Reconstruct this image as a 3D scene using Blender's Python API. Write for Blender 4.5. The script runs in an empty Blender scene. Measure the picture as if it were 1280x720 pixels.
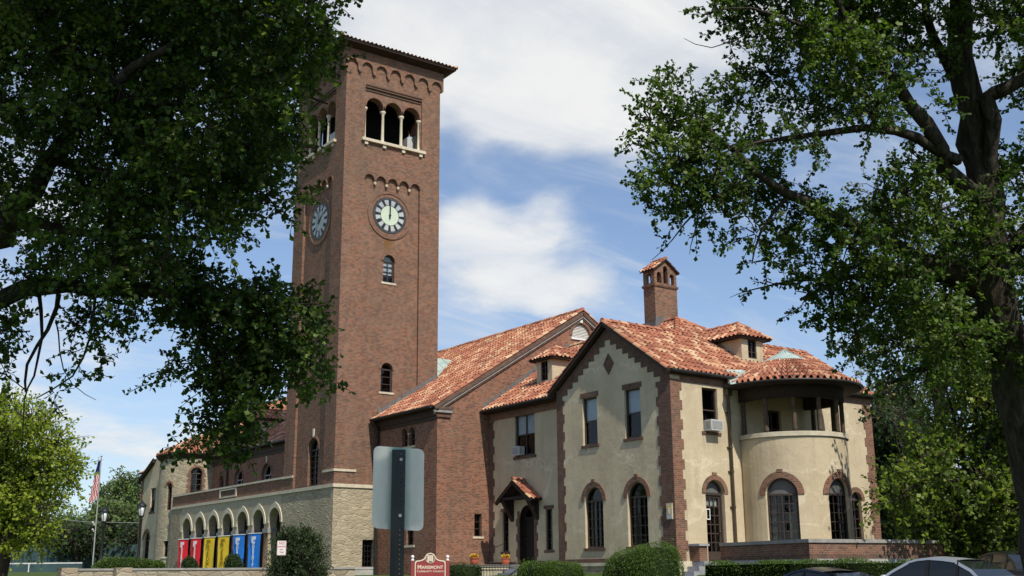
import bpy, bmesh, math, random
import numpy as np
from mathutils import Vector, Matrix
from mathutils.geometry import delaunay_2d_cdt
random.seed(7)
RNG = np.random.default_rng(11)
S = bpy.context.scene
COL = S.collection
PI = math.pi

# ------------------------------------------------------------------ camera
F_PX, PITCH, ROLL, YAW = 1420.38, math.radians(14.242), math.radians(-.3875), math.radians(54.261)
EYE = np.array([0, 0, -.5])
_F = np.array([math.cos(YAW), math.sin(YAW), 0]); _R = np.array([math.sin(YAW), -math.cos(YAW), 0]); _Z = np.array([0, 0, 1.])
_fw = _F*math.cos(PITCH)+_Z*math.sin(PITCH); _up = -_F*math.sin(PITCH)+_Z*math.cos(PITCH)
_r = _R*math.cos(ROLL)+_up*math.sin(ROLL); _u = _up*math.cos(ROLL)-_R*math.sin(ROLL)
cam = bpy.data.objects.new('camera', bpy.data.cameras.new('camera')); COL.objects.link(cam)
cam.data.sensor_width = 36; cam.data.lens = F_PX*36/1280; cam.data.clip_start = .1; cam.data.clip_end = 5000
cam.matrix_world = Matrix([[_r[i], _u[i], -_fw[i], EYE[i]] for i in range(3)]+[[0, 0, 0, 1]])
S.camera = cam
def at(D, x, y):
    """the point seen at photo position x, y at depth D"""
    return EYE+(_r*(x-640)/F_PX-_u*(y-360)/F_PX+_fw)*D

# ------------------------------------------------------------------ world and sun
W = bpy.data.worlds.new('World'); S.world = W; W.use_nodes = True
SUN_EL = math.radians(50); SUN_V = Vector((-.16, -1, 0)).normalized()
def NEW(nt, t, **kw):
    n = nt.nodes.new(t)
    for k, v in kw.items():
        if hasattr(n, k): setattr(n, k, v)
    return n
class G:
    """small helper to write node graphs as expressions"""
    def __init__(s, nt): s.nt = nt
    def put(s, sock, v):
        if hasattr(v, 'is_output') : s.nt.links.new(v, sock)
        elif v is not None:
            try: sock.default_value = v
            except Exception: sock.default_value = (*v, 1)
    def math(s, op, a, b=0., c=0., clamp=False):
        n = NEW(s.nt, 'ShaderNodeMath', operation=op, use_clamp=clamp)
        for i, v in enumerate((a, b, c)): s.put(n.inputs[i], v)
        return n.outputs[0]
    def vec(s, op, a, b=(0, 0, 0), out=0):
        n = NEW(s.nt, 'ShaderNodeVectorMath', operation=op)
        s.put(n.inputs[0], a)
        if op == 'SCALE': s.put(n.inputs[3], b)
        else: s.put(n.inputs[1], b)
        return n.outputs[out]
    def noise(s, vec, scale, detail=4, rough=.55, dist=0., out=0):
        n = NEW(s.nt, 'ShaderNodeTexNoise'); s.put(n.inputs['Vector'], vec)
        n.inputs['Scale'].default_value = scale; n.inputs['Detail'].default_value = detail
        n.inputs['Roughness'].default_value = rough; n.inputs['Distortion'].default_value = dist
        return n.outputs[out]
    def voronoi(s, vec, scale, feature='F1', out=0):
        n = NEW(s.nt, 'ShaderNodeTexVoronoi', feature=feature); s.put(n.inputs['Vector'], vec)
        n.inputs['Scale'].default_value = scale
        return n.outputs[out]
    def white(s, vec):
        n = NEW(s.nt, 'ShaderNodeTexWhiteNoise', noise_dimensions='3D'); s.put(n.inputs['Vector'], vec)
        return n.outputs[0]
    def ramp(s, f, stops, interp='LINEAR'):
        n = NEW(s.nt, 'ShaderNodeValToRGB'); e = n.color_ramp.elements; n.color_ramp.interpolation = interp
        while len(e) < len(stops): e.new(.5)
        for k, (p, c) in zip(e, stops):
            k.position = p; k.color = (*c, 1) if len(c) == 3 else c
        s.put(n.inputs[0], f); return n.outputs[0]
    def map(s, f, a, b, c=0., d=1., smooth=False):
        n = NEW(s.nt, 'ShaderNodeMapRange'); n.clamp = True
        if smooth: n.interpolation_type = 'SMOOTHSTEP'
        for i, v in enumerate((f, a, b, c, d)): s.put(n.inputs[i], v)
        return n.outputs[0]
    def mix(s, f, a, b, mode='MIX'):
        n = NEW(s.nt, 'ShaderNodeMix', data_type='RGBA', blend_type=mode)
        s.put(n.inputs[0], f); s.put(n.inputs[6], a if hasattr(a, 'is_output') else (*a, 1)); s.put(n.inputs[7], b if hasattr(b, 'is_output') else (*b, 1))
        return n.outputs[2]
    def mapping(s, v, scale=(1, 1, 1), loc=(0, 0, 0), rot=(0, 0, 0)):
        n = NEW(s.nt, 'ShaderNodeMapping'); s.put(n.inputs[0], v)
        n.inputs[1].default_value = loc; n.inputs[2].default_value = rot; n.inputs[3].default_value = scale
        return n.outputs[0]
    def sep(s, v):
        n = NEW(s.nt, 'ShaderNodeSeparateXYZ'); s.put(n.inputs[0], v); return n.outputs
    def comb(s, x, y, z):
        n = NEW(s.nt, 'ShaderNodeCombineXYZ')
        for i, v in enumerate((x, y, z)): s.put(n.inputs[i], v)
        return n.outputs[0]
    def bump(s, h, strength=.4, dist=.02):
        n = NEW(s.nt, 'ShaderNodeBump'); n.inputs['Strength'].default_value = strength; n.inputs['Distance'].default_value = dist
        s.put(n.inputs['Height'], h); return n.outputs[0]

def build_world():
    nt = W.node_tree; g = G(nt); bg = nt.nodes['Background']
    sky = NEW(nt, 'ShaderNodeTexSky', sky_type='NISHITA'); sky.sun_disc = False
    sky.sun_elevation = SUN_EL; sky.sun_rotation = math.atan2(SUN_V.x, SUN_V.y)
    sky.air_density = 1.0; sky.dust_density = .35; sky.ozone_density = 2.2; sky.altitude = 200
    d = NEW(nt, 'ShaderNodeTexCoord').outputs['Generated']
    # clouds lie on a flat layer: project the direction on to it
    o = g.sep(d); zc = g.math('ADD', g.math('MAXIMUM', o[2], .0), .16)
    pl = g.comb(g.math('DIVIDE', o[0], zc), g.math('DIVIDE', o[1], zc), 0.)
    n1 = g.noise(g.mapping(pl, (1, 1, 1), (3.1, 1.7, 0)), 1.1, 9, .58, .35)
    n2 = g.noise(g.mapping(pl, (1, 1, 1), (9.1, 4.7, 0)), 3.2, 8, .62, .2)
    # where banks of cloud stand: directions with a width
    bank = None
    for (x, y, w, a) in CLOUDS:
        c = at(1, x, y)-EYE; c /= np.linalg.norm(c)
        k = g.vec('DOT_PRODUCT', d, tuple(c), out=1)
        b = g.map(k, math.cos(math.radians(w)), math.cos(math.radians(w*.15)), 0, a, True)
        bank = b if bank is None else g.math('ADD', bank, b)
    dens = g.math('ADD', g.math('MULTIPLY', g.math('SUBTRACT', n1, .5), 2.3), g.math('MULTIPLY', g.math('SUBTRACT', n2, .5), 1.25))
    dens = g.math('ADD', dens, bank)
    m = g.map(dens, -.02, .80, 0, 1, True)
    n3 = g.noise(g.mapping(pl, (.7, 2.4, 1), (2.3, 8.1, 0), (0, 0, .62)), 1.9, 9, .64, .5)      # thin streaks
    m = g.math('MULTIPLY', m, g.map(n3, .25, .6, .72, 1))
    m = g.math('MAXIMUM', m, g.map(n3, .42, .8, 0, .75, True))
    low = g.map(o[2], .0, .32, 1, 0, True)                       # thin veil near the horizon
    veil = g.math('MULTIPLY', g.math('MULTIPLY', low, .62), g.map(n1, .3, .7, .35, .9))
    m = g.math('MAXIMUM', m, veil)
    lit = g.mix(g.map(g.math('ADD', n2, g.math('MULTIPLY', dens, .3)), .35, .85), (6.6, 7.1, 7.7), (9.0, 9.0, 8.9))
    skyc = g.mix(.15, g.mix(1., sky.outputs[0], (1.12, 1.24, 1.38), 'MULTIPLY'), (6.0, 7.0, 8.2))
    c = g.mix(g.math('MULTIPLY', m, .96), skyc, lit)
    g.put(bg.inputs[0], c); bg.inputs[1].default_value = .1
CLOUDS = [(620, 60, 11, .62), (800, 90, 10, .55), (480, -40, 10, .5), (690, 185, 5.5, .4), (630, 328, 5, .45), (745, 322, 5.5, .45), (570, 335, 4.5, .45), (690, 325, 4.5, .5), (600, 300, 3, .25), (780, 335, 3.5, .3),
          (120, 540, 8, .26), (40, 430, 8, .12), (300, 500, 6, .1), (250, 420, 6, -.15), (880, 380, 4, .12), (-200, 300, 14, .3), (1500, 200, 14, .3),
          (590, 240, 5, -.6), (690, 250, 5, -.7), (780, 255, 5, -.6), (590, 400, 4, -.4), (900, 340, 7, -.5), (700, 405, 4, -.35), (1080, 170, 7, -.3), (330, 330, 6, -.3), (700, 265, 4, -.25), (880, 200, 5, -.12)]
build_world()
sun = bpy.data.objects.new('sun', bpy.data.lights.new('sun', 'SUN')); COL.objects.link(sun)
sun.data.energy = 4.5; sun.data.angle = math.radians(.53); sun.data.color = (1, .945, .84)
_sd = Vector((SUN_V.x*math.cos(SUN_EL), SUN_V.y*math.cos(SUN_EL), math.sin(SUN_EL)))
sun.rotation_euler = _sd.to_track_quat('Z', 'Y').to_euler()
S.view_settings.view_transform = 'Standard'; S.view_settings.look = 'None'; S.view_settings.exposure = 0; S.view_settings.gamma = 1

# ------------------------------------------------------------------ materials
def mat(name, rough=.85, spec=.3):
    m = bpy.data.materials.new(name); m.use_nodes = True
    nt = m.node_tree; b = nt.nodes['Principled BSDF']
    b.inputs['Roughness'].default_value = rough; b.inputs['Specular IOR Level'].default_value = spec
    g = G(nt); tc = NEW(nt, 'ShaderNodeTexCoord')
    return m, g, b, tc.outputs['UV'], tc.outputs['Object']
M = {}
def plain(name, c, rough=.6, spec=.4, metal=0., var=.18, vs=6.):
    m, g, b, uv, ob = mat(name, rough, spec)
    n = g.noise(ob, vs, 4)
    g.put(b.inputs['Base Color'], g.mix(g.map(n, .3, .7, 0, 1), tuple(x*(1-var) for x in c), tuple(min(1, x*(1+var)) for x in c)))
    b.inputs['Metallic'].default_value = metal
    M[name] = m; return m
def brick(name, cols, mortar, stain=.25):
    m, g, b, uv, ob = mat(name, .9, .15)
    n = NEW(g.nt, 'ShaderNodeTexBrick'); n.offset = .5
    warp = g.vec('ADD', uv, g.vec('SCALE', g.vec('SUBTRACT', g.noise(uv, 9, 2, out=1), (.5, .5, .5)), .012))
    g.put(n.inputs['Vector'], warp); n.inputs['Scale'].default_value = 1
    n.inputs['Brick Width'].default_value = .125; n.inputs['Row Height'].default_value = .07
    n.inputs['Mortar Size'].default_value = .008; n.inputs['Mortar Smooth'].default_value = .2
    n.inputs['Color1'].default_value = (0, 0, 0, 1); n.inputs['Color2'].default_value = (1, 1, 1, 1); n.inputs['Mortar'].default_value = (.5, .5, .5, 1)
    # one random value per brick
    o = g.sep(warp); row = g.math('FLOOR', g.math('DIVIDE', o[1], .07))
    sh = g.math('MULTIPLY', g.math('MODULO', g.math('ABSOLUTE', row), 2.), .5)
    cell = g.comb(g.math('FLOOR', g.math('ADD', g.math('DIVIDE', o[0], .125), sh)), row, 0.)
    c = g.ramp(g.white(cell), [(i/(len(cols)-1), x) for i, x in enumerate(cols)])
    big = g.noise(ob, .45, 5, .6); mid = g.noise(ob, 2.2, 4, .6)
    c = g.mix(g.map(big, .38, .66, 0, stain*1.6), c, (.10, .075, .055)); c = g.mix(g.map(g.noise(g.mapping(ob, (.5, .5, .35), (7, 3, 1)), 1., 6, .65), .55, .7, 0, .25), c, (.40, .23, .15))
    c = g.mix(g.map(mid, .5, .75, 0, .22), c, (.42, .30, .22))
    streak = g.noise(g.mapping(ob, (1.6, 1.6, .09)), 1.4, 4, .6)
    c = g.mix(g.map(streak, .54, .72, 0, .4), c, (.07, .055, .045))
    c = g.mix(n.outputs['Fac'], c, mortar)
    if name == 'tower_brick':    # rust run below the clock, pale lime runs
        q = g.sep(ob); wob = g.math('MULTIPLY', g.math('SUBTRACT', g.noise(ob, 2.2, 3), .5), .7)
        k = g.map(g.math('ABSOLUTE', g.math('ADD', g.math('SUBTRACT', q[0], 2.7), wob)), .02, .42, 1, 0, True)
        k = g.math('MULTIPLY', k, g.math('MULTIPLY', g.map(q[2], 14.9, 15.9, 0, 1, True), g.map(q[2], 16.1, 16.2, 1, 0)))
        k = g.math('MULTIPLY', k, g.map(q[1], .3, .5, .75, 0)); c = g.mix(k, c, (.20, .095, .02))
    g.put(b.inputs['Base Color'], c)
    g.put(b.inputs['Normal'], g.bump(g.math('SUBTRACT', g.math('MULTIPLY', g.white(cell), .4), n.outputs['Fac']), .7, .012))
    M[name] = m
brick('tower_brick', [(.09, .052, .042), (.175, .066, .044), (.275, .100, .058), (.32, .145, .085), (.22, .128, .092), (.115, .06, .044)], (.28, .205, .145))
brick('nave_brick', [(.10, .055, .043), (.205, .07, .044), (.33, .115, .064), (.35, .15, .088), (.235, .12, .082)], (.28, .20, .145))
brick('quoin_brick', [(.10, .055, .042), (.20, .078, .048), (.29, .12, .072), (.24, .105, .07)], (.27, .21, .155), .25)
brick('dark_brick', [(.08, .046, .038), (.15, .068, .047), (.20, .09, .06)], (.17, .135, .105), .3)
def stucco():
    m, g, b, uv, ob = mat('stucco', .95, .1)
    n = g.noise(ob, .7, 6, .6); f = g.noise(ob, 45, 3, .6); md = g.noise(ob, 3.4, 5, .62)
    c = g.ramp(n, [(.28, (.495, .40, .27)), (.5, (.59, .49, .33)), (.72, (.65, .55, .385))])
    c = g.mix(g.map(md, .45, .75, 0, .28), c, (.48, .385, .255))
    streak = g.noise(g.mapping(ob, (2.4, 2.4, .16)), 1.2, 4, .6)
    c = g.mix(g.map(streak, .54, .74, 0, .42), c, (.38, .31, .21)); c = g.mix(g.map(f, .35, .7, .10, 0), c, (.30, .24, .15))
    # run-off stains below the sills of the gable and the side wall
    q = g.sep(ob); rn = g.noise(g.mapping(ob, (9, 9, .5)), 1., 4, .6)
    for ax, cc, hw_, zt_, ln in ((1, 4.62, .62, 4.42, 1.3), (1, 2.08, .62, 4.44, 1.4), (1, 4.5, .7, .46, .5), (1, 1.98, .7, .46, .5), (0, 2.01, .55, 4.56, 1.2), (1, 9.8, .9, 4.45, 1.2)):
        k = g.math('MULTIPLY', g.map(g.math('ABSOLUTE', g.math('SUBTRACT', q[ax], cc)), hw_*.75, hw_, 1, 0, True), g.math('MULTIPLY', g.map(q[2], zt_-ln, zt_, 0, 1, True), g.map(q[2], zt_, zt_+.02, 1, 0)))
        c = g.mix(g.math('MULTIPLY', k, g.map(rn, .35, .65, .03, .38)), c, (.27, .22, .16))
    c = g.mix(g.math('MULTIPLY', g.map(q[2], -.1, .75, 1, 0, True), g.map(md, .3, .65, .0, .45)), c, (.30, .25, .18))
    # pale filled cracks
    w = g.vec('ADD', ob, g.vec('SCALE', g.noise(ob, 1.3, 4, .6, out=1), 1.5))
    cr = g.voronoi(g.mapping(w, (.16, .16, .42)), 1.0, 'DISTANCE_TO_EDGE')
    c = g.mix(g.math('MULTIPLY', g.map(cr, .0, .02, 1, 0), g.map(n, .40, .56, 0, .75)), c, (.74, .64, .47))
    g.put(b.inputs['Base Color'], c)
    g.put(b.inputs['Normal'], g.bump(g.math('ADD', f, g.math('MULTIPLY', md, 1.6)), .5, .03)); M['stucco'] = m
stucco()
def stone(name, cols, sx, sy, mortar):
    m, g, b, uv, ob = mat(name, .92, .15)
    w = g.vec('ADD', uv, g.vec('SCALE', g.vec('SUBTRACT', g.noise(uv, 2.5, 3, out=1), (.5, .5, .5)), .18))
    v = g.mapping(w, (sx, sy, 1))
    col = g.voronoi(v, 1., 'F1', 1); e = g.voronoi(v, 1., 'DISTANCE_TO_EDGE')
    o = g.sep(col)
    c = g.ramp(o[0], [(i/(len(cols)-1), x) for i, x in enumerate(cols)])
    n = g.noise(ob, 14, 5, .65)
    c = g.mix(g.map(n, .35, .75, 0, .5), c, tuple(x*.55 for x in cols[0]))
    c = g.mix(g.map(e, .0, .07, .8, 0), c, mortar); c = g.mix(g.map(g.noise(ob, 3.5, 5, .65), .5, .75, 0, .35), c, mortar)
    st = g.noise(g.mapping(ob, (1, 1, .3)), .8, 4, .6)
    c = g.mix(g.map(st, .5, .75, 0, .35), c, (.14, .125, .10))
    g.put(b.inputs['Base Color'], c)
    h = g.math('ADD', g.map(e, 0, .14, 0, 1, True), g.math('MULTIPLY', n, .9))
    g.put(b.inputs['Normal'], g.bump(h, .55, .035)); M[name] = m
stone('rubble_stone', [(.35, .29, .20), (.455, .385, .265), (.53, .455, .325), (.40, .33, .22), (.48, .405, .27)], 3.4, 7.4, (.44, .375, .265))
stone('grey_rubble', [(.27, .22, .145), (.39, .32, .215), (.45, .375, .255), (.31, .255, .17)], 4.6, 7.5, (.33, .28, .20))
stone('wall_stone', [(.28, .23, .16), (.48, .42, .30), (.36, .28, .19), (.55, .50, .39)], 1.9, 4.2, (.30, .26, .2))
def tile():
    m, g, b, uv, ob = mat('clay_tile', .8, .2)
    o = g.sep(uv); cell = g.comb(g.math('FLOOR', o[0]), g.math('FLOOR', o[1]), 0.)
    r = g.white(cell); cl = g.noise(g.mapping(cell, (.23, .31, 1)), 1., 2, .5)
    v = g.math('ADD', g.math('MULTIPLY', r, .72), g.math('MULTIPLY', g.math('SUBTRACT', cl, .5), .7))
    v = g.math('ADD', v, .12)
    c = g.ramp(v, [(.0, (.20, .072, .044)), (.28, (.32, .115, .066)), (.5, (.42, .165, .095)), (.64, (.49, .225, .13)), (.77, (.60, .37, .215)), (.9, (.66, .47, .30)), (1., (.68, .52, .35))])
    n = g.noise(ob, 7, 5, .6); big = g.noise(ob, .6, 4)
    c = g.mix(g.map(n, .45, .8, 0, .3), c, (.28, .12, .07))
    c = g.mix(g.map(big, .48, .72, 0, .42), c, (.20, .10, .07)); c = g.mix(g.map(g.noise(g.mapping(ob, (1.1, 1.1, .3)), 1.5, 5, .65), .56, .75, 0, .4), c, (.15, .085, .06))
    g.put(b.inputs['Base Color'], c); g.put(b.inputs['Normal'], g.bump(n, .3, .02)); M['clay_tile'] = m
tile()
plain('limestone', (.58, .51, .38), .85, .2, 0, .16, 5)
plain('grey_stone', (.30, .285, .26), .85, .2, 0, .2, 4)
plain('pale_arch_stone', (.44, .375, .265), .85, .2, 0, .15, 6)
plain('dark_wood', (.055, .034, .024), .7, .3, 0, .3, 8)
plain('door_wood', (.022, .014, .011), .7, .3, 0, .3, 8)
plain('sash_wood', (.055, .038, .03), .6, .4, 0, .2, 8)
plain('soffit_wood', (.04, .028, .022), .8, .2, 0, .3, 5)
plain('gutter_metal', (.03, .028, .025), .5, .4, .3, .2, 5)
plain('pipe_copper', (.10, .075, .05), .5, .4, .4, .35, 3)
plain('verdigris', (.36, .44, .40), .7, .3, 0, .2, 3)
plain('lead_sheet', (.16, .15, .145), .6, .4, .2, .25, 4)
plain('white_paint', (.75, .74, .70), .6, .3, 0, .06, 6)
plain('cream_trim', (.60, .52, .37), .8, .2, 0, .12, 5)
plain('timber_post', (.10, .07, .045), .8, .2, 0, .3, 6)
plain('black_iron', (.02, .02, .021), .5, .4, .3, .2, 8)
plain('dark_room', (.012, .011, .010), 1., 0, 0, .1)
plain('blind_fabric', (.80, .84, .92), .9, .1, 0, .08, 3)
plain('curtain_fabric', (.16, .155, .14), .95, .1, 0, .25, 9)
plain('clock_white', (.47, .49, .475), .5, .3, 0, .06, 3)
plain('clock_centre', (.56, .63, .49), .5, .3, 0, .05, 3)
plain('clock_centre_shaded', (.34, .38, .37), .5, .3, 0, .1, 3)
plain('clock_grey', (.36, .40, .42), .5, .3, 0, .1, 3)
plain('clock_black', (.03, .03, .032), .5, .3, 0, .1)
plain('tympanum_grey', (.13, .13, .125), .7, .3, 0, .15, 5)
plain('plastic_white', (.52, .52, .50), .5, .4, 0, .06)
plain('plastic_grey', (.20, .20, .20), .6, .3, 0, .1, 30)
plain('banner_red', (.92, .03, .045), .8, .2, 0, .1, 2)
plain('banner_yellow', (1., .66, .05), .8, .2, 0, .08, 2)
plain('banner_blue', (.03, .25, .80), .8, .2, 0, .1, 2)
plain('letter_white', (.8, .8, .8), .8, .1, 0, .03)
plain('letter_brown', (.30, .21, .02), .8, .1, 0, .1)
plain('sign_maroon', (.30, .045, .045), .5, .4, 0, .1, 4)
plain('sign_cream', (.74, .62, .47), .5, .3, 0, .06, 4)
plain('sign_letter_red', (.55, .10, .09), .6, .2)
plain('post_green', (.006, .010, .009), .45, .5, 0, .25, 12)
plain('terracotta', (.46, .115, .06), .7, .3, 0, .15, 6)
plain('flower_yellow', (.72, .45, .03), .7, .2, 0, .3, 20)
plain('concrete', (.40, .385, .35), .9, .15, 0, .15, 3)
plain('step_stone', (.33, .33, .35), .85, .2, 0, .15, 4)
plain('cheek_stone', (.56, .50, .37), .9, .15, 0, .2, 3)
plain('asphalt', (.05, .05, .052), .9, .2, 0, .2, 6)
plain('bark_dark', (.055, .044, .034), .95, .1, 0, .35, 9)
plain('silver_paint', (.55, .56, .57), .28, .5, .55, .03, 2)
plain('navy_paint', (.012, .018, .035), .22, .5, .3, .05, 2)
plain('black_paint', (.010, .011, .013), .25, .5, .2, .05, 2)
plain('rubber', (.02, .02, .02), .9, .2)
plain('alloy', (.5, .5, .52), .35, .5, .9, .05)
plain('lamp_red', (.35, .01, .01), .2, .5)
plain('lamp_clear', (.7, .7, .72), .15, .6)
plain('galvanised', (.46, .46, .44), .55, .4, .6, .12, 4)
plain('flag_red', (.55, .03, .05), .85, .1); plain('flag_white', (.78, .77, .74), .85, .1); plain('flag_blue', (.02, .03, .13), .85, .1)
plain('screen_green', (.055, .095, .10), .85, .2, 0, .25, .6)
plain('hill_green', (.07, .10, .10), 1, 0, 0, .2, .02)
plain('net_white', (.66, .66, .64), .8, .1)
def glass():
    m, g, b, uv, ob = mat('window_glass', .04, .5)
    nt = g.nt; tr = NEW(nt, 'ShaderNodeBsdfTransparent'); tr.inputs[0].default_value = (.62, .66, .66, 1)
    gl = NEW(nt, 'ShaderNodeBsdfGlossy'); gl.inputs['Roughness'].default_value = .03
    n = g.noise(ob, 1.1, 2); g.put(gl.inputs['Normal'], g.bump(n, .12, .05))
    fr = NEW(nt, 'ShaderNodeLayerWeight'); fr.inputs[0].default_value = .5
    mx = NEW(nt, 'ShaderNodeMixShader'); g.put(mx.inputs[0], g.math('ADD', g.math('MULTIPLY', g.math('POWER', fr.outputs[1], 5.), .7), .045)); g.put(mx.inputs[1], tr.outputs[0]); g.put(mx.inputs[2], gl.outputs[0])
    g.put(nt.nodes['Material Output'].inputs[0], mx.outputs[0]); M['window_glass'] = m
    m, g, b, uv, ob = mat('car_glass', .06, .6); b.inputs['Base Color'].default_value = (.012, .015, .017, 1); M['car_glass'] = m
    m, g, b, uv, ob = mat('lantern_glass', .3, .5); b.inputs['Base Color'].default_value = (.5, .52, .5, 1); M['lantern_glass'] = m
glass()
def leaf(name, cols, trans=.4, rough=.5, spec=.3):
    m = bpy.data.materials.new(name); m.use_nodes = True; nt = m.node_tree; g = G(nt)
    b = nt.nodes['Principled BSDF']; b.inputs['Roughness'].default_value = rough; b.inputs['Specular IOR Level'].default_value = spec
    a = NEW(nt, 'ShaderNodeAttribute'); a.attribute_name = 'tone'
    c = g.ramp(a.outputs['Fac'], [(i/(len(cols)-1), x) for i, x in enumerate(cols)])
    g.put(b.inputs['Base Color'], c)
    t = NEW(nt, 'ShaderNodeBsdfTranslucent'); g.put(t.inputs[0], g.mix(1., c, (1.0, 1.25, .45), 'MULTIPLY'))
    mx = NEW(nt, 'ShaderNodeMixShader'); mx.inputs[0].default_value = trans
    g.put(mx.inputs[1], b.outputs[0]); g.put(mx.inputs[2], t.outputs[0]); g.put(nt.nodes['Material Output'].inputs[0], mx.outputs[0]); M[name] = m
leaf('ginkgo_leaf', [(.034, .062, .014), (.062, .108, .019), (.11, .17, .027), (.18, .255, .042)], .42)
leaf('maple_leaf', [(.06, .10, .014), (.115, .17, .021), (.185, .245, .03), (.28, .32, .045)], .46)
leaf('dry_leaf', [(.07, .085, .02), (.13, .13, .03), (.20, .17, .04), (.26, .2, .06)], .42)
leaf('lime_leaf', [(.18, .23, .025), (.28, .34, .035), (.36, .42, .05), (.45, .49, .07)], .56)
leaf('far_leaf', [(.11, .165, .055), (.16, .23, .07), (.21, .28, .08)], .45)
leaf('shrub_leaf', [(.02, .04, .014), (.035, .065, .018), (.055, .095, .024)], .3)
leaf('hedge_leaf', [(.045, .085, .012), (.075, .13, .018), (.11, .175, .025)], .3)
leaf('grass_blade', [(.05, .085, .02), (.08, .12, .03)], .3)
def bark():
    m, g, b, uv, ob = mat('ginkgo_bark', .95, .1)
    n = g.noise(g.mapping(ob, (7, 7, 1.1)), 1.6, 6, .65, .4)
    c = g.ramp(n, [(.3, (.02, .017, .013)), (.5, (.055, .046, .036)), (.7, (.11, .096, .074))])
    g.put(b.inputs['Base Color'], c); g.put(b.inputs['Normal'], g.bump(n, 1., .08)); M['ginkgo_bark'] = m
bark()
def ground_mats():
    m, g, b, uv, ob = mat('lawn', .95, .1)
    n = g.noise(ob, .5, 6, .65); f = g.noise(ob, 30, 3)
    c = g.mix(g.map(n, .35, .7, 0, 1), (.045, .08, .02), (.085, .12, .03)); c = g.mix(g.map(f, .4, .8, 0, .4), c, (.12, .11, .05))
    g.put(b.inputs['Base Color'], c); g.put(b.inputs['Normal'], g.bump(f, .6, .04)); M['lawn'] = m
ground_mats()

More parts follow.
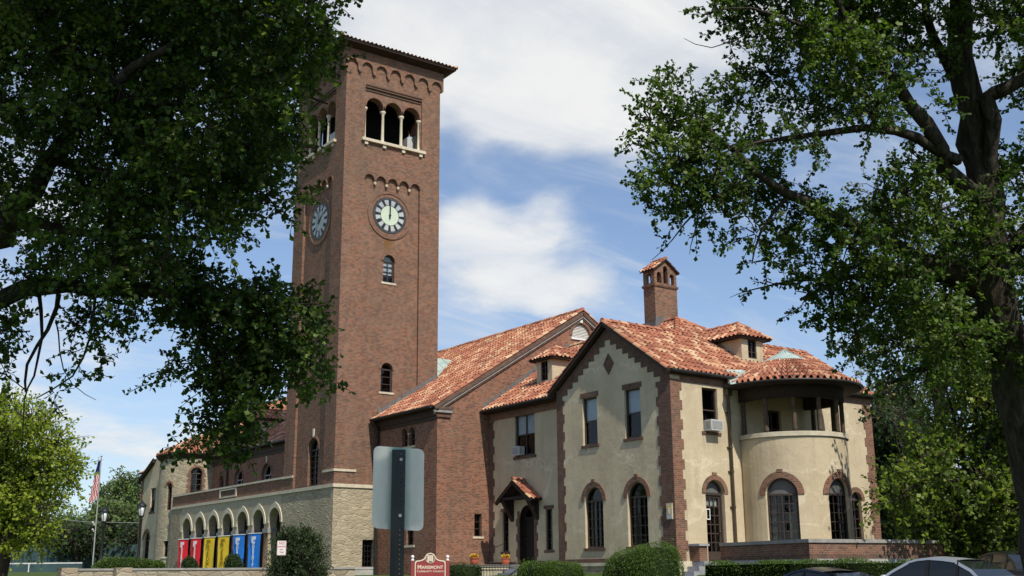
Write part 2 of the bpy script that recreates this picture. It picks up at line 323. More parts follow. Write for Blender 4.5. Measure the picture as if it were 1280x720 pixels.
# ------------------------------------------------------------------ mesh building
class MB:
    def __init__(s): s.v = []; s.f = []; s.uv = []; s.m = []; s.mi = 0; s.smooth = False; s.sm = []
    def vert(s, p): s.v.append(tuple(map(float, p))); return len(s.v)-1
    def face(s, pts, uv=None, mi=None):
        i = [s.vert(p) for p in pts]; s.f.append(i); s.uv.append(uv); s.m.append(s.mi if mi is None else mi); s.sm.append(s.smooth); return s
    def faces(s, verts, faces, uvs=None, mi=None):
        o = len(s.v); s.v += [tuple(map(float, p)) for p in verts]
        for k, f in enumerate(faces):
            s.f.append([o+j for j in f]); s.uv.append([uvs[j] for j in f] if uvs is not None else None); s.m.append(s.mi if mi is None else mi); s.sm.append(s.smooth)
        return s
    def box(s, x0, x1, y0, y1, z0, z1):
        v = [(x, y, z) for x in (x0, x1) for y in (y0, y1) for z in (z0, z1)]
        return s.faces(v, [(0, 1, 3, 2), (4, 6, 7, 5), (0, 4, 5, 1), (2, 3, 7, 6), (0, 2, 6, 4), (1, 5, 7, 3)])
    def hexa(s, v):   # 8 points: bottom ring then top ring
        return s.faces(v, [(0, 3, 2, 1), (4, 5, 6, 7), (0, 1, 5, 4), (1, 2, 6, 5), (2, 3, 7, 6), (3, 0, 4, 7)])
    def beam(s, a, b, w, h, up=(0, 0, 1)):
        a = Vector(a); b = Vector(b); d = (b-a).normalized(); u = Vector(up); sd = d.cross(u).normalized(); u = sd.cross(d).normalized()
        q = [-sd*w/2-u*h/2, sd*w/2-u*h/2, sd*w/2+u*h/2, -sd*w/2+u*h/2]
        return s.hexa([a+x for x in q]+[b+x for x in q])
    def tube(s, pts, rad, n=8, cap=True):
        pts = [Vector(p) for p in pts]; k = len(pts)
        if not hasattr(rad, '__len__'): rad = [rad]*k
        rings = []; ref = None
        for i, p in enumerate(pts):
            d = (pts[min(i+1, k-1)]-pts[max(i-1, 0)]).normalized()
            if ref is None: ref = Vector((0, 0, 1)).cross(d) if abs(d.z) < .95 else Vector((1, 0, 0)).cross(d)
            ref = (ref-d*ref.dot(d)).normalized(); o = d.cross(ref)
            rings.append([p+(ref*math.cos(2*PI*j/n)+o*math.sin(2*PI*j/n))*rad[i] for j in range(n)])
        L = 0; ls = [0]
        for i in range(1, k): L += (pts[i]-pts[i-1]).length; ls.append(L)
        v = [p for r in rings for p in r]; uv = [(j/n*2*PI*rad[i], ls[i]) for i in range(k) for j in range(n)]
        f = [(i*n+j, i*n+(j+1) % n, (i+1)*n+(j+1) % n, (i+1)*n+j) for i in range(k-1) for j in range(n)]
        sm = s.smooth; s.smooth = True; s.faces(v, f, uv); s.smooth = sm
        if cap: s.face(rings[0][::-1]); s.face(rings[-1])
        return s
    def lathe(s, c, prof, n=16, a0=0, a1=2*PI):
        c = Vector(c); full = abs(a1-a0-2*PI) < 1e-6; k = n if full else n+1
        v = [(c.x+r*math.cos(a0+(a1-a0)*j/n), c.y+r*math.sin(a0+(a1-a0)*j/n), c.z+z) for r, z in prof for j in range(k)]
        f = [(i*k+j, i*k+(j+1) % k, (i+1)*k+(j+1) % k, (i+1)*k+j) for i in range(len(prof)-1) for j in range(n)]
        sm = s.smooth; s.smooth = True; s.faces(v, f); s.smooth = sm; return s
    def build(s, name, mats, parent=None, off=None, loc=None):
        if loc is not None: off = loc
        elif off is None: off = OFF.get(parent.as_pointer(), (0, 0, 0)) if parent else (0, 0, 0)
        me = bpy.data.meshes.new(name); o = np.array(off, float)
        V = np.array(s.v, float)-o
        me.from_pydata(V.tolist(), [], s.f)
        if not isinstance(mats, (list, tuple)): mats = [mats]
        for m in mats: me.materials.append(M[m])
        me.polygons.foreach_set('material_index', s.m); me.polygons.foreach_set('use_smooth', s.sm)
        lay = me.uv_layers.new(name='UVMap'); data = np.zeros((len(me.loops), 2))
        k = 0
        A = np.array(s.v)
        for f, u in zip(s.f, s.uv):
            n = len(f)
            if u is not None: data[k:k+n] = u
            else:
                p = A[f]; nr = np.cross(p[1]-p[0], p[2]-p[1]); l = np.linalg.norm(nr)
                nr = nr/l if l > 1e-12 else np.array([0, 0, 1.])
                if abs(nr[2]) > .75: data[k:k+n] = p[:, :2]
                else:
                    t = np.array([-nr[1], nr[0]]); t /= np.linalg.norm(t)
                    if abs(t[0]) > abs(t[1]): t *= np.sign(t[0])
                    else: t *= np.sign(t[1])
                    data[k:k+n, 0] = p[:, :2]@t; data[k:k+n, 1] = p[:, 2]
            k += n
        lay.data.foreach_set('uv', data.ravel())
        ob = bpy.data.objects.new(name, me); COL.objects.link(ob)
        if loc is not None: ob.location = loc
        if parent: ob.parent = parent
        OFF[ob.as_pointer()] = tuple(off)
        return ob
OFF = {}
def split(mb, name, mats, parent):
    """one object for each connected piece of a mesh"""
    par = {}; key = [tuple(round(c, 4) for c in v) for v in mb.v]
    def find(k):
        while par.setdefault(k, k) != k: par[k] = par[par[k]]; k = par[k]
        return k
    for f in mb.f:
        for i in f[1:]: par[find(key[i])] = find(key[f[0]])
    out = {}
    for f, u, m_, s_ in zip(mb.f, mb.uv, mb.m, mb.sm):
        q = out.setdefault(find(key[f[0]]), MB()); q.face([mb.v[i] for i in f], u, m_); q.sm[-1] = s_
    return [q.build(name, mats, parent) for q in out.values()]
def tag(o, label=None, cat=None, group=None, kind=None):
    if label: o['label'] = label
    if cat: o['category'] = cat
    if group: o['group'] = group
    if kind: o['kind'] = kind
    return o
def empty(name, loc, label, cat, group=None):
    o = bpy.data.objects.new(name, None); COL.objects.link(o); o.location = loc; o.empty_display_size = .3
    OFF[o.as_pointer()] = tuple(loc); return tag(o, label, cat, group)
def thing(mb, name, mats, loc, label, cat, group=None, kind=None):
    return tag(mb.build(name, mats, loc=loc), label, cat, group, kind)

# planes of walls: s runs along the wall, z up, d inwards
def UF(y): return lambda s, z, d: (s, y+d, z)
def VF(x): return lambda s, z, d: (x+d, s, z)
def RING(c, r):     # round wall, s measured in metres of arc, angle 0 = +x
    return lambda s, z, d: (c[0]+(r-d)*math.cos(s/r), c[1]+(r-d)*math.sin(s/r), z)
def rect(s0, s1, z0, z1): return [(s0, z0), (s1, z0), (s1, z1), (s0, z1)]
def arch(s0, s1, z0, z1, n=14, o=0., flat=1.):
    """round-headed opening, z1 = top of the arch"""
    s0 -= o; s1 += o; z0 -= o; z1 += o; r = (s1-s0)/2; c = (s0+s1)/2; zs = z1-r*flat
    return [(s0, z0), (s1, z0)]+[(c+r*math.cos(PI*i/n), zs+r*flat*math.sin(PI*i/n)) for i in range(n+1)]
def inside(p, poly):
    x, y = p; r = False; n = len(poly)
    for i in range(n):
        x1, y1 = poly[i]; x2, y2 = poly[(i+1) % n]
        if (y1 > y) != (y2 > y) and x < (x2-x1)*(y-y1)/(y2-y1)+x1: r = not r
    return r
def densify(poly, step):
    if not step: return poly
    out = []
    for i in range(len(poly)):
        a = poly[i]; b = poly[(i+1) % len(poly)]; n = max(1, int(math.ceil(abs(b[0]-a[0])/step)))
        out += [(a[0]+(b[0]-a[0])*k/n, a[1]+(b[1]-a[1])*k/n) for k in range(n)]
    return out
def sheet(mb, P, outline, holes=(), d=0., step=None, mi=None):
    outline = densify(outline, step); holes = [densify(h, step) for h in holes]
    vs = []; es = []
    for poly in [outline]+list(holes):
        o = len(vs); vs += [Vector(p) for p in poly]; es += [(o+i, o+(i+1) % len(poly)) for i in range(len(poly))]
    if step:
        xs = [p[0] for p in outline]; zs = [p[1] for p in outline]; a, b = min(xs), max(xs); c, e = min(zs), max(zs)
        n = int((b-a)/step); m = max(2, int((e-c)/(step*1.5)))
        for i in range(1, n):
            for j in range(1, m):
                q = (a+(b-a)*i/n, c+(e-c)*j/m)
                if inside(q, outline) and not any(inside(q, h) for h in holes): vs.append(Vector(q))
    V, E, Fc, *_ = delaunay_2d_cdt(vs, es, [], 0, 1e-5)
    fs = []
    for f in Fc:
        c = sum((V[i] for i in f), Vector((0, 0)))/len(f)
        if inside(c, outline) and not any(inside(c, h) for h in holes): fs.append(f)
    mb.faces([P(v.x, v.y, d) for v in V], fs, [(v.x, v.y) for v in V], mi)
def sides(mb, P, poly, d0, d1, step=None, mi=None):
    poly = densify(poly, step); n = len(poly)
    for i in range(n):
        a, b = poly[i], poly[(i+1) % n]
        h = abs(b[1]-a[1]) > abs(b[0]-a[0])
        uv = [(a[0]+d0, a[1]), (b[0]+d0, b[1]), (b[0]+d1, b[1]), (a[0]+d1, a[1])] if h else [(a[0], a[1]+d0), (b[0], b[1]+d0), (b[0], b[1]+d1), (a[0], a[1]+d1)]
        mb.face([P(*a, d0), P(*b, d0), P(*b, d1), P(*a, d1)], uv, mi)
def wall(mb, P, outline, holes=(), d=0., step=None):
    """holes: (polygon, recess depth, room depth or None)"""
    sheet(mb, P, outline, [h[0] for h in holes], d, step)
    for poly, rec, room in holes:
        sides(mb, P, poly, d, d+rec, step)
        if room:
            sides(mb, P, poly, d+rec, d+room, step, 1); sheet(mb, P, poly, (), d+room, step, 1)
def plate(mb, P, outline, holes=(), d0=-.03, d1=0., step=None, back=False):
    sheet(mb, P, outline, holes, d0, step)
    for q in [outline]+list(holes): sides(mb, P, q, d0, d1, step)
    if back: sheet(mb, P, outline, holes, d1, step)
def pbox(mb, P, s0, s1, z0, z1, d0, d1, step=None):
    plate(mb, P, rect(s0, s1, z0, z1), (), d0, d1, step, True)
def window(parent, P, s0, s1, z0, z1, arched=False, rec=.13, nx=2, nz=2, fw=.06, bw=.03, label=None, blind=None, curtain=False, sill=None, sill_mat='dark_brick',
           lintel=None, trim=None, trim_mat='quoin_brick', frame_mat='sash_wood', step=None, transom=None, tymp=None, key=False, sill_w=.1, name='window', keystone=None, under=None):
    """frame mesh with its pane, blind, sill and trim as sub-parts; the opening itself is cut in the wall"""
    shape = arch(s0, s1, z0, z1) if arched else rect(s0, s1, z0, z1)
    inner = arch(s0, s1, z0, z1, o=-fw) if arched else rect(s0+fw, s1-fw, z0+fw, z1-fw)
    mb = MB(); plate(mb, P, shape, [inner], rec-.05, rec+.03, step)
    zt = z1-(s1-s0)/2 if arched else z1
    top = transom if transom else (zt if arched else z1-fw)
    for i in range(1, nx):
        c = s0+fw+(s1-s0-2*fw)*i/nx; w = bw if (nx % 2 or i != nx//2) else bw*1.6
        pbox(mb, P, c-w/2, c+w/2, z0+fw, top, rec-.03, rec+.01)
    for j in range(1, nz):
        c = z0+fw+(top-z0-fw)*j/nz; w = bw*1.6 if (nz == 2) else bw
        pbox(mb, P, s0+fw, s1-fw, c-w/2, c+w/2, rec-.028, rec+.012, step)
    if arched: pbox(mb, P, s0+fw, s1-fw, top-.03, top+.04, rec-.035, rec+.012, step)
    w = mb.build(name, frame_mat, parent)
    if label: w['label'] = label
    mb = MB(); sheet(mb, P, inner, (), rec+.02, step); mb.build('pane', 'window_glass', under or w)
    if blind:
        mb = MB(); sheet(mb, P, rect(s0+fw, s1-fw, z1-fw-(z1-z0-2*fw)*blind, z1-fw), (), rec+.03, step); mb.build('blind', 'blind_fabric', w)
    if curtain:
        mb = MB(); n = 14; W_ = (s1-s0)
        for q in ((s0+.03, s0+W_*.33), (s1-W_*.33, s1-.03)):
            pts = [(q[0]+(q[1]-q[0])*i/n, rec+.16+(.03 if i % 2 else 0)) for i in range(n+1)]
            for (a, da), (b, db) in zip(pts, pts[1:]): mb.face([P(a, z0+.05, da), P(b, z0+.05, db), P(b, top, db), P(a, top, da)])
        mb.build('curtain', 'curtain_fabric', w)
    if tymp:
        mb = MB(); r_ = (s1-s0)/2; sheet(mb, P, [(q, z) for q, z in arch(s0+fw, s1-fw, zt+.04, z1-fw)][2:], (), rec+.012, step); mb.build('tympanum', tymp, under or w)
    if sill is not None:
        mb = MB(); pbox(mb, P, s0-sill_w, s1+sill_w, z0-sill, z0-.002, -.038, rec-.055, step); mb.build('sill', sill_mat, w if not under else under)
    if lintel:
        mb = MB(); pbox(mb, P, s0-.1, s1+.1, z1+.002, z1+lintel, -.025, .06, step); mb.build('lintel', 'dark_brick', w)
    if trim:
        r = (s1-s0)/2; zs = z1-r; c = (s0+s1)/2; n = 16
        ring = [(c+(r+trim)*math.cos(PI*i/n), zs+(r+trim)*math.sin(PI*i/n)) for i in range(n+1)]+[(c+(r+.004)*math.cos(PI*i/n), zs+(r+.004)*math.sin(PI*i/n)) for i in range(n, -1, -1)]
        mb = MB(); plate(mb, P, ring, (), -.035, .02, step)
        if key: pbox(mb, P, c-.1, c+.1, z1+trim-.02, z1+trim+.09, -.05, .02, step)
        mb.build('arch_trim', trim_mat, w)
    if keystone:
        mb = MB(); pbox(mb, P, (s0+s1)/2-.06, (s0+s1)/2+.06, z1+.05, z1+keystone, -.06, .02); mb.build('keystone', 'limestone', w)
    return w
# ------------------------------------------------------------------ tiled roofs
TW, TL = .235, .40
def tile_plane(mb, poly, eave_dir, jitter=True, w=TW, l=TL, under=.05):
    """clay barrel tiles over a planar convex polygon (3-D points); eave_dir runs along the eave"""
    P3 = [Vector(p) for p in poly]; e = Vector(eave_dir).normalized()
    n = Vector((0, 0, 0))
    for i in range(1, len(P3)-1): n += (P3[i]-P3[0]).cross(P3[i+1]-P3[0])
    n.normalize()
    if n.z < 0: n = -n
    u = n.cross(e).normalized()
    if u.z < 0: u = -u
    o = P3[0]; q = [((p-o).dot(e), (p-o).dot(u)) for p in P3]
    a0 = min(x for x, _ in q); a1 = max(x for x, _ in q); b0 = min(y for _, y in q); b1 = max(y for _, y in q)
    prof = [(0, 0), (.08, .03), (.2, .056), (.31, .063), (.42, .056), (.54, .03), (.62, 0), (.81, -.008)]
    nc = int((a1-a0)/w)+2; nr = int((b1-b0)/l)+2; k = len(prof)
    A = np.array([(i+f)*w for i in range(nc) for f, h in prof]); H = np.array([h*w/.235 for i in range(nc) for f, h in prof]); U = np.array([i+f*.999 for i in range(nc) for f, h in prof])
    na = len(A); V = []; UVs = []; Fs = []
    seed = random.random()*500 // 1
    rs = np.random.default_rng(int(seed))
    for r in range(nr):
        lift = np.repeat(rs.normal(0, .006, nc), k); sl = np.repeat(rs.normal(0, .012, nc), k)
        for side in (0, 1):
            b = r*l+(l+.02 if side else 0)
            hh = H*(1. if not side else .86)+(.028 if side == 0 else 0)+lift
            bb = b+(sl if side == 0 else 0)
            pts = np.array(o)[None]+np.outer(A+a0, np.array(e))+np.outer(np.broadcast_to(bb+b0, A.shape), np.array(u))+np.outer(hh, np.array(n))
            V.append(pts); UVs.append(np.stack([U+seed, np.full(na, r+(.02 if side == 0 else .98))], 1))
        base = r*2*na
        Fs += [(base+i, base+i+1, base+na+i+1, base+na+i) for i in range(na-1)]
    V = np.concatenate(V); UVs = np.concatenate(UVs)
    bm = bmesh.new(); uvl = bm.loops.layers.uv.new('u')
    bv = [bm.verts.new(p) for p in V]
    for f in Fs:
        F_ = bm.faces.new([bv[i] for i in f])
        for lp, i in zip(F_.loops, f): lp[uvl].uv = (UVs[f[0]][0], UVs[i][1]) if False else UVs[i]
    cen = sum(P3, Vector((0, 0, 0)))/len(P3)
    for i in range(len(P3)):
        a, b = P3[i], P3[(i+1) % len(P3)]
        d = (b-a)
        if d.length < 1e-4: continue
        no = d.cross(n).normalized()
        if no.dot(cen-a) > 0: no = -no
        lowedge = abs(d.normalized().dot(e)) > .999 and abs((a-o).dot(u)-b0) < 1e-3
        if lowedge: continue
        bmesh.ops.bisect_plane(bm, geom=list(bm.verts)+list(bm.edges)+list(bm.faces), dist=1e-5, plane_co=a, plane_no=no, clear_outer=True)
    bm.verts.index_update(); vv = [v.co.copy() for v in bm.verts]; off = len(mb.v)
    mb.v += [tuple(v) for v in vv]
    for f in bm.faces:
        mb.f.append([off+v.index for v in f.verts]); mb.uv.append([tuple(lp[uvl].uv) for lp in f.loops]); mb.m.append(0); mb.sm.append(True)
    bm.free()
    dn = n*-under
    mb.face([p+n*-.012 for p in P3], None, 1); mb.face([p+dn for p in P3][::-1], None, 1)
    for i in range(len(P3)):
        a, b = P3[i], P3[(i+1) % len(P3)]; mb.face([a+n*-.012, b+n*-.012, b+dn, a+dn], None, 1)
def ridge(mb, a, b, r=.12, l=.42, lift=.03):
    """line of half-round cap tiles"""
    a = Vector(a); b = Vector(b); L = (b-a).length; n = max(1, int(L/l)); d = (b-a)/L
    sd = d.cross(Vector((0, 0, 1))).normalized(); up = sd.cross(d).normalized(); k = 7
    for i in range(n):
        p0 = a+d*(L*i/n); p1 = a+d*(L*(i+1)/n+.03); sx = random.randint(0, 900)
        for (q, rr, hh) in ((0, 0, 0),):
            r0 = [p0+up*(lift+.02)+(sd*math.cos(PI*j/(k-1))+up*math.sin(PI*j/(k-1)))*r*1.08-up*.05 for j in range(k)]
            r1 = [p1+up*lift+(sd*math.cos(PI*j/(k-1))+up*math.sin(PI*j/(k-1)))*r*.9-up*.05 for j in range(k)]
            mb.smooth = True
            mb.faces(r0+r1, [(j, j+1, k+j+1, k+j) for j in range(k-1)], [(sx+.5, i+.5)]*(2*k)); mb.smooth = False
            mb.face(r0[::-1], [(sx+.5, i+.5)]*k)
def tile_cone(mb, c, r0, z0, r1, z1, a0, a1, ncol, under=.05):
    c = Vector((c[0], c[1], 0)); prof = [(0, -.02), (.09, .05), (.22, .095), (.36, .095), (.5, .05), (.6, -.02), (.8, -.035)]
    k = len(prof); sl = math.hypot(r0-r1, z0-z1); nr = max(2, int(sl/TL)); V = []; U = []; F_ = []; seed = random.randint(0, 400)
    A = [(i+f, h) for i in range(ncol) for f, h in prof]+[(ncol, 0)]; na = len(A)
    for r in range(nr):
        for side in (0, 1):
            t = (r+side)/nr; rad = r0+(r1-r0)*t; z = z0+(z1-z0)*t; sc = max(.25, rad/r0)
            for i, h in A:
                hh = (h*sc+(.03 if not side else 0)); an = a0+(a1-a0)*i/ncol
                V.append((c.x+rad*math.cos(an), c.y+rad*math.sin(an), z+hh)); U.append((seed+i, r+(.02 if not side else .98)))
        b = r*2*na; F_ += [(b+i, b+i+1, b+na+i+1, b+na+i) for i in range(na-1)]
    mb.smooth = True; mb.faces(V, F_, U); mb.smooth = False
    n = 36; lo = [(c.x+r0*math.cos(a0+(a1-a0)*i/n), c.y+r0*math.sin(a0+(a1-a0)*i/n), z0-.012) for i in range(n+1)]; hi = [(c.x+r1*math.cos(a0+(a1-a0)*i/n), c.y+r1*math.sin(a0+(a1-a0)*i/n), z1-.012) for i in range(n+1)]
    mb.faces(lo+hi, [(i, i+1, n+2+i, n+1+i) for i in range(n)], None, 1)
    lo2 = [(x, y, z-under) for x, y, z in lo]; mb.faces(lo+lo2, [(i, i+1, n+2+i, n+1+i) for i in range(n)], None, 1)
# ------------------------------------------------------------------ leaves
FACE = (-.08, -.55, .95)     # leaves turn their upper sides to the light
def unit(a): return a/np.maximum(1e-9, np.linalg.norm(a, axis=1, keepdims=True))
def leaf_mesh(name, P, D, size, tone, m, parent=None, off=None, mats2=None, stems=None, shape=.8, loc=None):
    """one mesh of many kite-shaped leaves; P bases, D directions; stems: (A, B, r) thin twigs"""
    P = np.asarray(P, float); n = len(P); D = unit(np.asarray(D, float)); rs = np.random.default_rng(n)
    sz = (np.full(n, size) if np.isscalar(size) else size)[:, None]
    nn = unit(rs.normal(size=(n, 3))*.75+np.array(FACE)); s = unit(np.cross(nn, D)+1e-6); nn = np.cross(D, s)
    f = rs.uniform(-.18, .28, (n, 1))
    V = np.stack([P, P+D*sz*.62+s*sz*.5*shape+nn*sz*f, P+D*sz, P+D*sz*.62-s*sz*.5*shape+nn*sz*f], 1).reshape(-1, 3)
    F = np.arange(4*n).reshape(n, 4); T = np.repeat(np.clip(tone, 0, 1), 4); mi = np.zeros(n, int)
    if stems is not None and len(stems[0]):
        A, B, r = stems; k = len(A); d = unit(B-A); u = unit(np.cross(d, unit(rs.normal(size=(k, 3))))); w = np.cross(d, u)
        ring = [u*math.cos(a)+w*math.sin(a) for a in (0, 2.094, 4.189)]
        SV = np.stack([A+q*r[:, None] for q in ring]+[B+q*r[:, None]*.5 for q in ring], 1).reshape(-1, 3)
        b = len(V)+np.arange(k)*6
        SF = np.concatenate([np.stack([b+i, b+(i+1) % 3, b+3+(i+1) % 3, b+3+i], 1) for i in range(3)])
        V = np.concatenate([V, SV]); F = np.concatenate([F, SF]); T = np.concatenate([T, np.zeros(len(SV))]); mi = np.concatenate([mi, np.ones(len(SF), int)])
    o = np.array(loc if loc is not None else (off if off is not None else (OFF.get(parent.as_pointer(), (0, 0, 0)) if parent else (0, 0, 0))))
    me = bpy.data.meshes.new(name); me.vertices.add(len(V)); me.vertices.foreach_set('co', (V-o).astype(np.float32).ravel())
    me.loops.add(F.size); me.loops.foreach_set('vertex_index', F.ravel().astype(np.int32)); me.polygons.add(len(F)); me.polygons.foreach_set('loop_start', np.arange(0, F.size, 4, dtype=np.int32))
    me.materials.append(M[m])
    if stems is not None: me.materials.append(M['bark_dark'])
    me.polygons.foreach_set('material_index', mi.astype(np.int32))
    at_ = me.attributes.new('tone', 'FLOAT', 'POINT'); at_.data.foreach_set('value', T.astype(np.float32))
    me.update(calc_edges=True); me.validate()
    ob = bpy.data.objects.new(name, me); COL.objects.link(ob); ob.parent = parent; OFF[ob.as_pointer()] = tuple(o)
    if loc is not None: ob.location = loc
    return ob
def shoots(clumps, per=26, L=(.35, 1.0), gap=.035, size=.07, spread=.05, up=.1, droop=.25, out=.6, seed=1, clus=0.):
    """leafy shoots filling ellipsoid clumps (centre, radius or 3 radii, density factor)"""
    rs = np.random.default_rng(seed); LP = []; LD = []; LS = []; LT = []; SA = []; SB = []; SR = []
    for c, r, k in clumps:
        c = np.asarray(c, float); r = np.broadcast_to(np.asarray(r, float), (3,)); n = max(3, int(per*k))
        d = unit(rs.normal(size=(n, 3))); p0 = c+d*r*(rs.random((n, 1))**.45)*.85
        g = unit(d*out+rs.normal(size=(n, 3))*.55+np.array([0, 0, up])); ln = rs.uniform(*L, n)*min(1.3, r.mean()/.6)**.5
        ct = rs.normal(0, .16)
        for i in range(n):
            m = max(3, int(ln[i]/gap)); t = (np.arange(m)+rs.random(m)*.8)/m*ln[i]; t = np.clip(np.round(t/clus)*clus+rs.normal(0, clus*.12, m), 0, ln[i]) if clus else t
            q = p0[i]+g[i]*t[:, None]; q[:, 2] -= droop*t**2
            w = unit(rs.normal(size=(m, 3))); LP.append(q+w*spread*rs.random((m, 1))); LD.append(unit(w*.9+g[i]*.35+np.array([0, 0, -.25])))
            LS.append(size*rs.uniform(.6, 1.15, m)); LT.append(np.clip(.42+ct+rs.normal(0, .2, m), 0, 1))
            e = p0[i]+g[i]*ln[i]; e = e+np.array([0, 0, -droop*ln[i]**2]); h = p0[i]+g[i]*ln[i]*.5+np.array([0, 0, -droop*(ln[i]*.5)**2])
            SA += [p0[i], h]; SB += [h, e]; SR += [.008*size/.07, .005*size/.07]
            if rs.random() < .45: SA.append(c+(p0[i]-c)*.15); SB.append(p0[i]); SR.append(.012*size/.07)
    return np.concatenate(LP), np.concatenate(LD), np.concatenate(LS), np.concatenate(LT), (np.array(SA), np.array(SB), np.array(SR))
def jitter_limb(pts, rad, seg=.45, amp=.05, seed=0):
    """smooth a limb through its points (Catmull-Rom) with a little crookedness"""
    rs = np.random.default_rng(seed); pts = [np.array(p, float) for p in pts]; out = []; rr = []
    for i in range(len(pts)-1):
        p0, p1, p2, p3 = pts[max(i-1, 0)], pts[i], pts[i+1], pts[min(i+2, len(pts)-1)]; n = max(2, int(np.linalg.norm(p2-p1)/seg))
        for k in range(n):
            t = k/n; q = .5*((2*p1)+(-p0+p2)*t+(2*p0-5*p1+4*p2-p3)*t*t+(-p0+3*p1-3*p2+p3)*t**3); a = rad[i]+(rad[i+1]-rad[i])*t
            out.append(q+rs.normal(0, amp, 3)*min(1, a*6+.1)); rr.append(a*(1+rs.normal(0, .03)))
    out.append(pts[-1]); rr.append(rad[-1]); return out, rr

# ================================================================== THE CLOCK TOWER
X0, X1, Y0, Y1 = 24.26, 29.83, 47.91, 53.46
tower = empty('clock_tower', (X0, Y0, 0), 'tall square brick clock tower with belfry arches and a low tiled roof', 'tower')
UB = lambda s, z, d: (s, Y1-d, z)
VB = lambda s, z, d: (X1-d, s, z)
def scallop_up(s0, s1, z0, zs, k, r):
    """rectangle whose top edge is k round arches springing at zs"""
    out = [(s0, z0), (s1, z0)]; p = (s1-s0)/k
    for i in range(k-1, -1, -1):
        c = s0+p*(i+.5)
        out += [(c+r*math.cos(PI*j/9), zs+r*math.sin(PI*j/9)) for j in range(10)]
        if i: out += [(c-r, zs-.10), (c-p+r, zs-.10)]
    return out
def tower_face(P, s0, s1, front, uface):
    mb = MB(); mid = (s0+s1)/2; hb = .475
    belf = rect(mid-1.68, mid+1.68, 20.99, 23.86)
    opens = [scallop_up(mid-1.63, mid+1.63, 21.03, 22.83, 3, .49)]
    holes = [(belf, .08, None)]
    if front:
        rec = scallop_up(s0+1.12, s1-1.12, 3.75, 18.86, 5, .275); holes.append((rec, .13, None))
    wall(mb, P, rect(s0, s1, 3.6, 25.7), holes)
    sheet(mb, P, belf, opens, .08); [sides(mb, P, o, .08, .5) for o in opens]
    sheet(mb, P, rect(s0+.45, s1-.45, 20.4, 25.3), opens, .5)
    if front:
        wins = TW_U if uface else TW_V
        wall(mb, P, rec, [(arch(*w[:4]), .2, .8) for w in wins], .13)
    return mb
TW_U = [(26.68, 27.32, 13.72, 15.14), (26.68, 27.32, 8.22, 9.66)]
TW_V = [(50.35, 50.72, 11.45, 12.45), (49.9, 50.27, 11.45, 12.45), (49.85, 50.98, 3.78, 6.06)]
mbs = [tower_face(UF(Y0), X0, X1, True, True), tower_face(VF(X0), Y0, Y1, True, False), tower_face(UB, X0, X1, False, 0), tower_face(VB, Y0, Y1, False, 0)]
mb = MB()
for q in mbs:
    o = len(mb.v); mb.v += q.v; mb.f += [[i+o for i in f] for f in q.f]; mb.uv += q.uv; mb.m += q.m; mb.sm += q.sm
mb.mi = 1; mb.box(X0+.3, X1-.3, Y0+.3, Y1-.3, 20.3, 20.45); mb.box(X0+.3, X1-.3, Y0+.3, Y1-.3, 25.2, 25.3); mb.mi = 0
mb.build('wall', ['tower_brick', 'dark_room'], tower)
# corbel table, cornice, roof
def corbel_band(P, s0, s1):
    mb = MB(); k = 7; p = (s1-s0)/k; r = .3; zs = 24.79; out = [(s1, 25.66), (s0, 25.66), (s0, 24.62)]
    for i in range(k):
        c = s0+p*(i+.5)
        if i: out += [(c-p/2-.03, 24.47), (c-p/2+.03, 24.47), (c-r, 24.66)]
        else: out += [(c-r, 24.6)]
        out += [(c-r*math.cos(PI*j/10), zs+r*math.sin(PI*j/10)) for j in range(11)]
        if i < k-1: out += [(c+r, 24.66)]
        else: out += [(c+r, 24.6)]
    out += [(s1, 24.62)]
    plate(mb, P, out, (), -.13, 0); return mb
corbel_band(UF(Y0), X0-.13, X1+.13).build('corbel_table', 'tower_brick', tower)
corbel_band(VF(X0), Y0+.002, Y1+.13).build('corbel_table', 'tower_brick', tower)
corbel_band(UB, X0-.128, X1+.13).build('corbel_table', 'tower_brick', tower); corbel_band(VB, Y0+.002, Y1-.002).build('corbel_table', 'tower_brick', tower)
mb = MB(); a = .135; b = .62
lo = [(X0-a, Y0-a, 25.64), (X1+a, Y0-a, 25.64), (X1+a, Y1+a, 25.64), (X0-a, Y1+a, 25.64)]; md = [(X0-.3, Y0-.3, 25.68), (X1+.3, Y0-.3, 25.68), (X1+.3, Y1+.3, 25.68), (X0-.3, Y1+.3, 25.68)]
hi = [(X0-b, Y0-b, 25.78), (X1+b, Y0-b, 25.78), (X1+b, Y1+b, 25.78), (X0-b, Y1+b, 25.78)]; top = [(x, y, 25.86) for x, y, _ in hi]
for A, B in ((lo, md), (md, hi), (hi, top)):
    for i in range(4): mb.face([A[i], A[(i+1) % 4], B[(i+1) % 4], B[i]])
mb.face(top); mb.build('cornice', 'soffit_wood', tower)
mb = MB(); b = .66; ap = ((X0+X1)/2, (Y0+Y1)/2, 25.9+.34*(3.45)); c4 = [(X0-b, Y0-b, 25.9), (X1+b, Y0-b, 25.9), (X1+b, Y1+b, 25.9), (X0-b, Y1+b, 25.9)]
for i, e in enumerate(((1, 0, 0), (0, 1, 0), (1, 0, 0), (0, 1, 0))): tile_plane(mb, [c4[i], c4[(i+1) % 4], ap], e)
for p in c4: ridge(mb, p, ap)
mb.build('roof', ['clay_tile', 'soffit_wood'], tower)
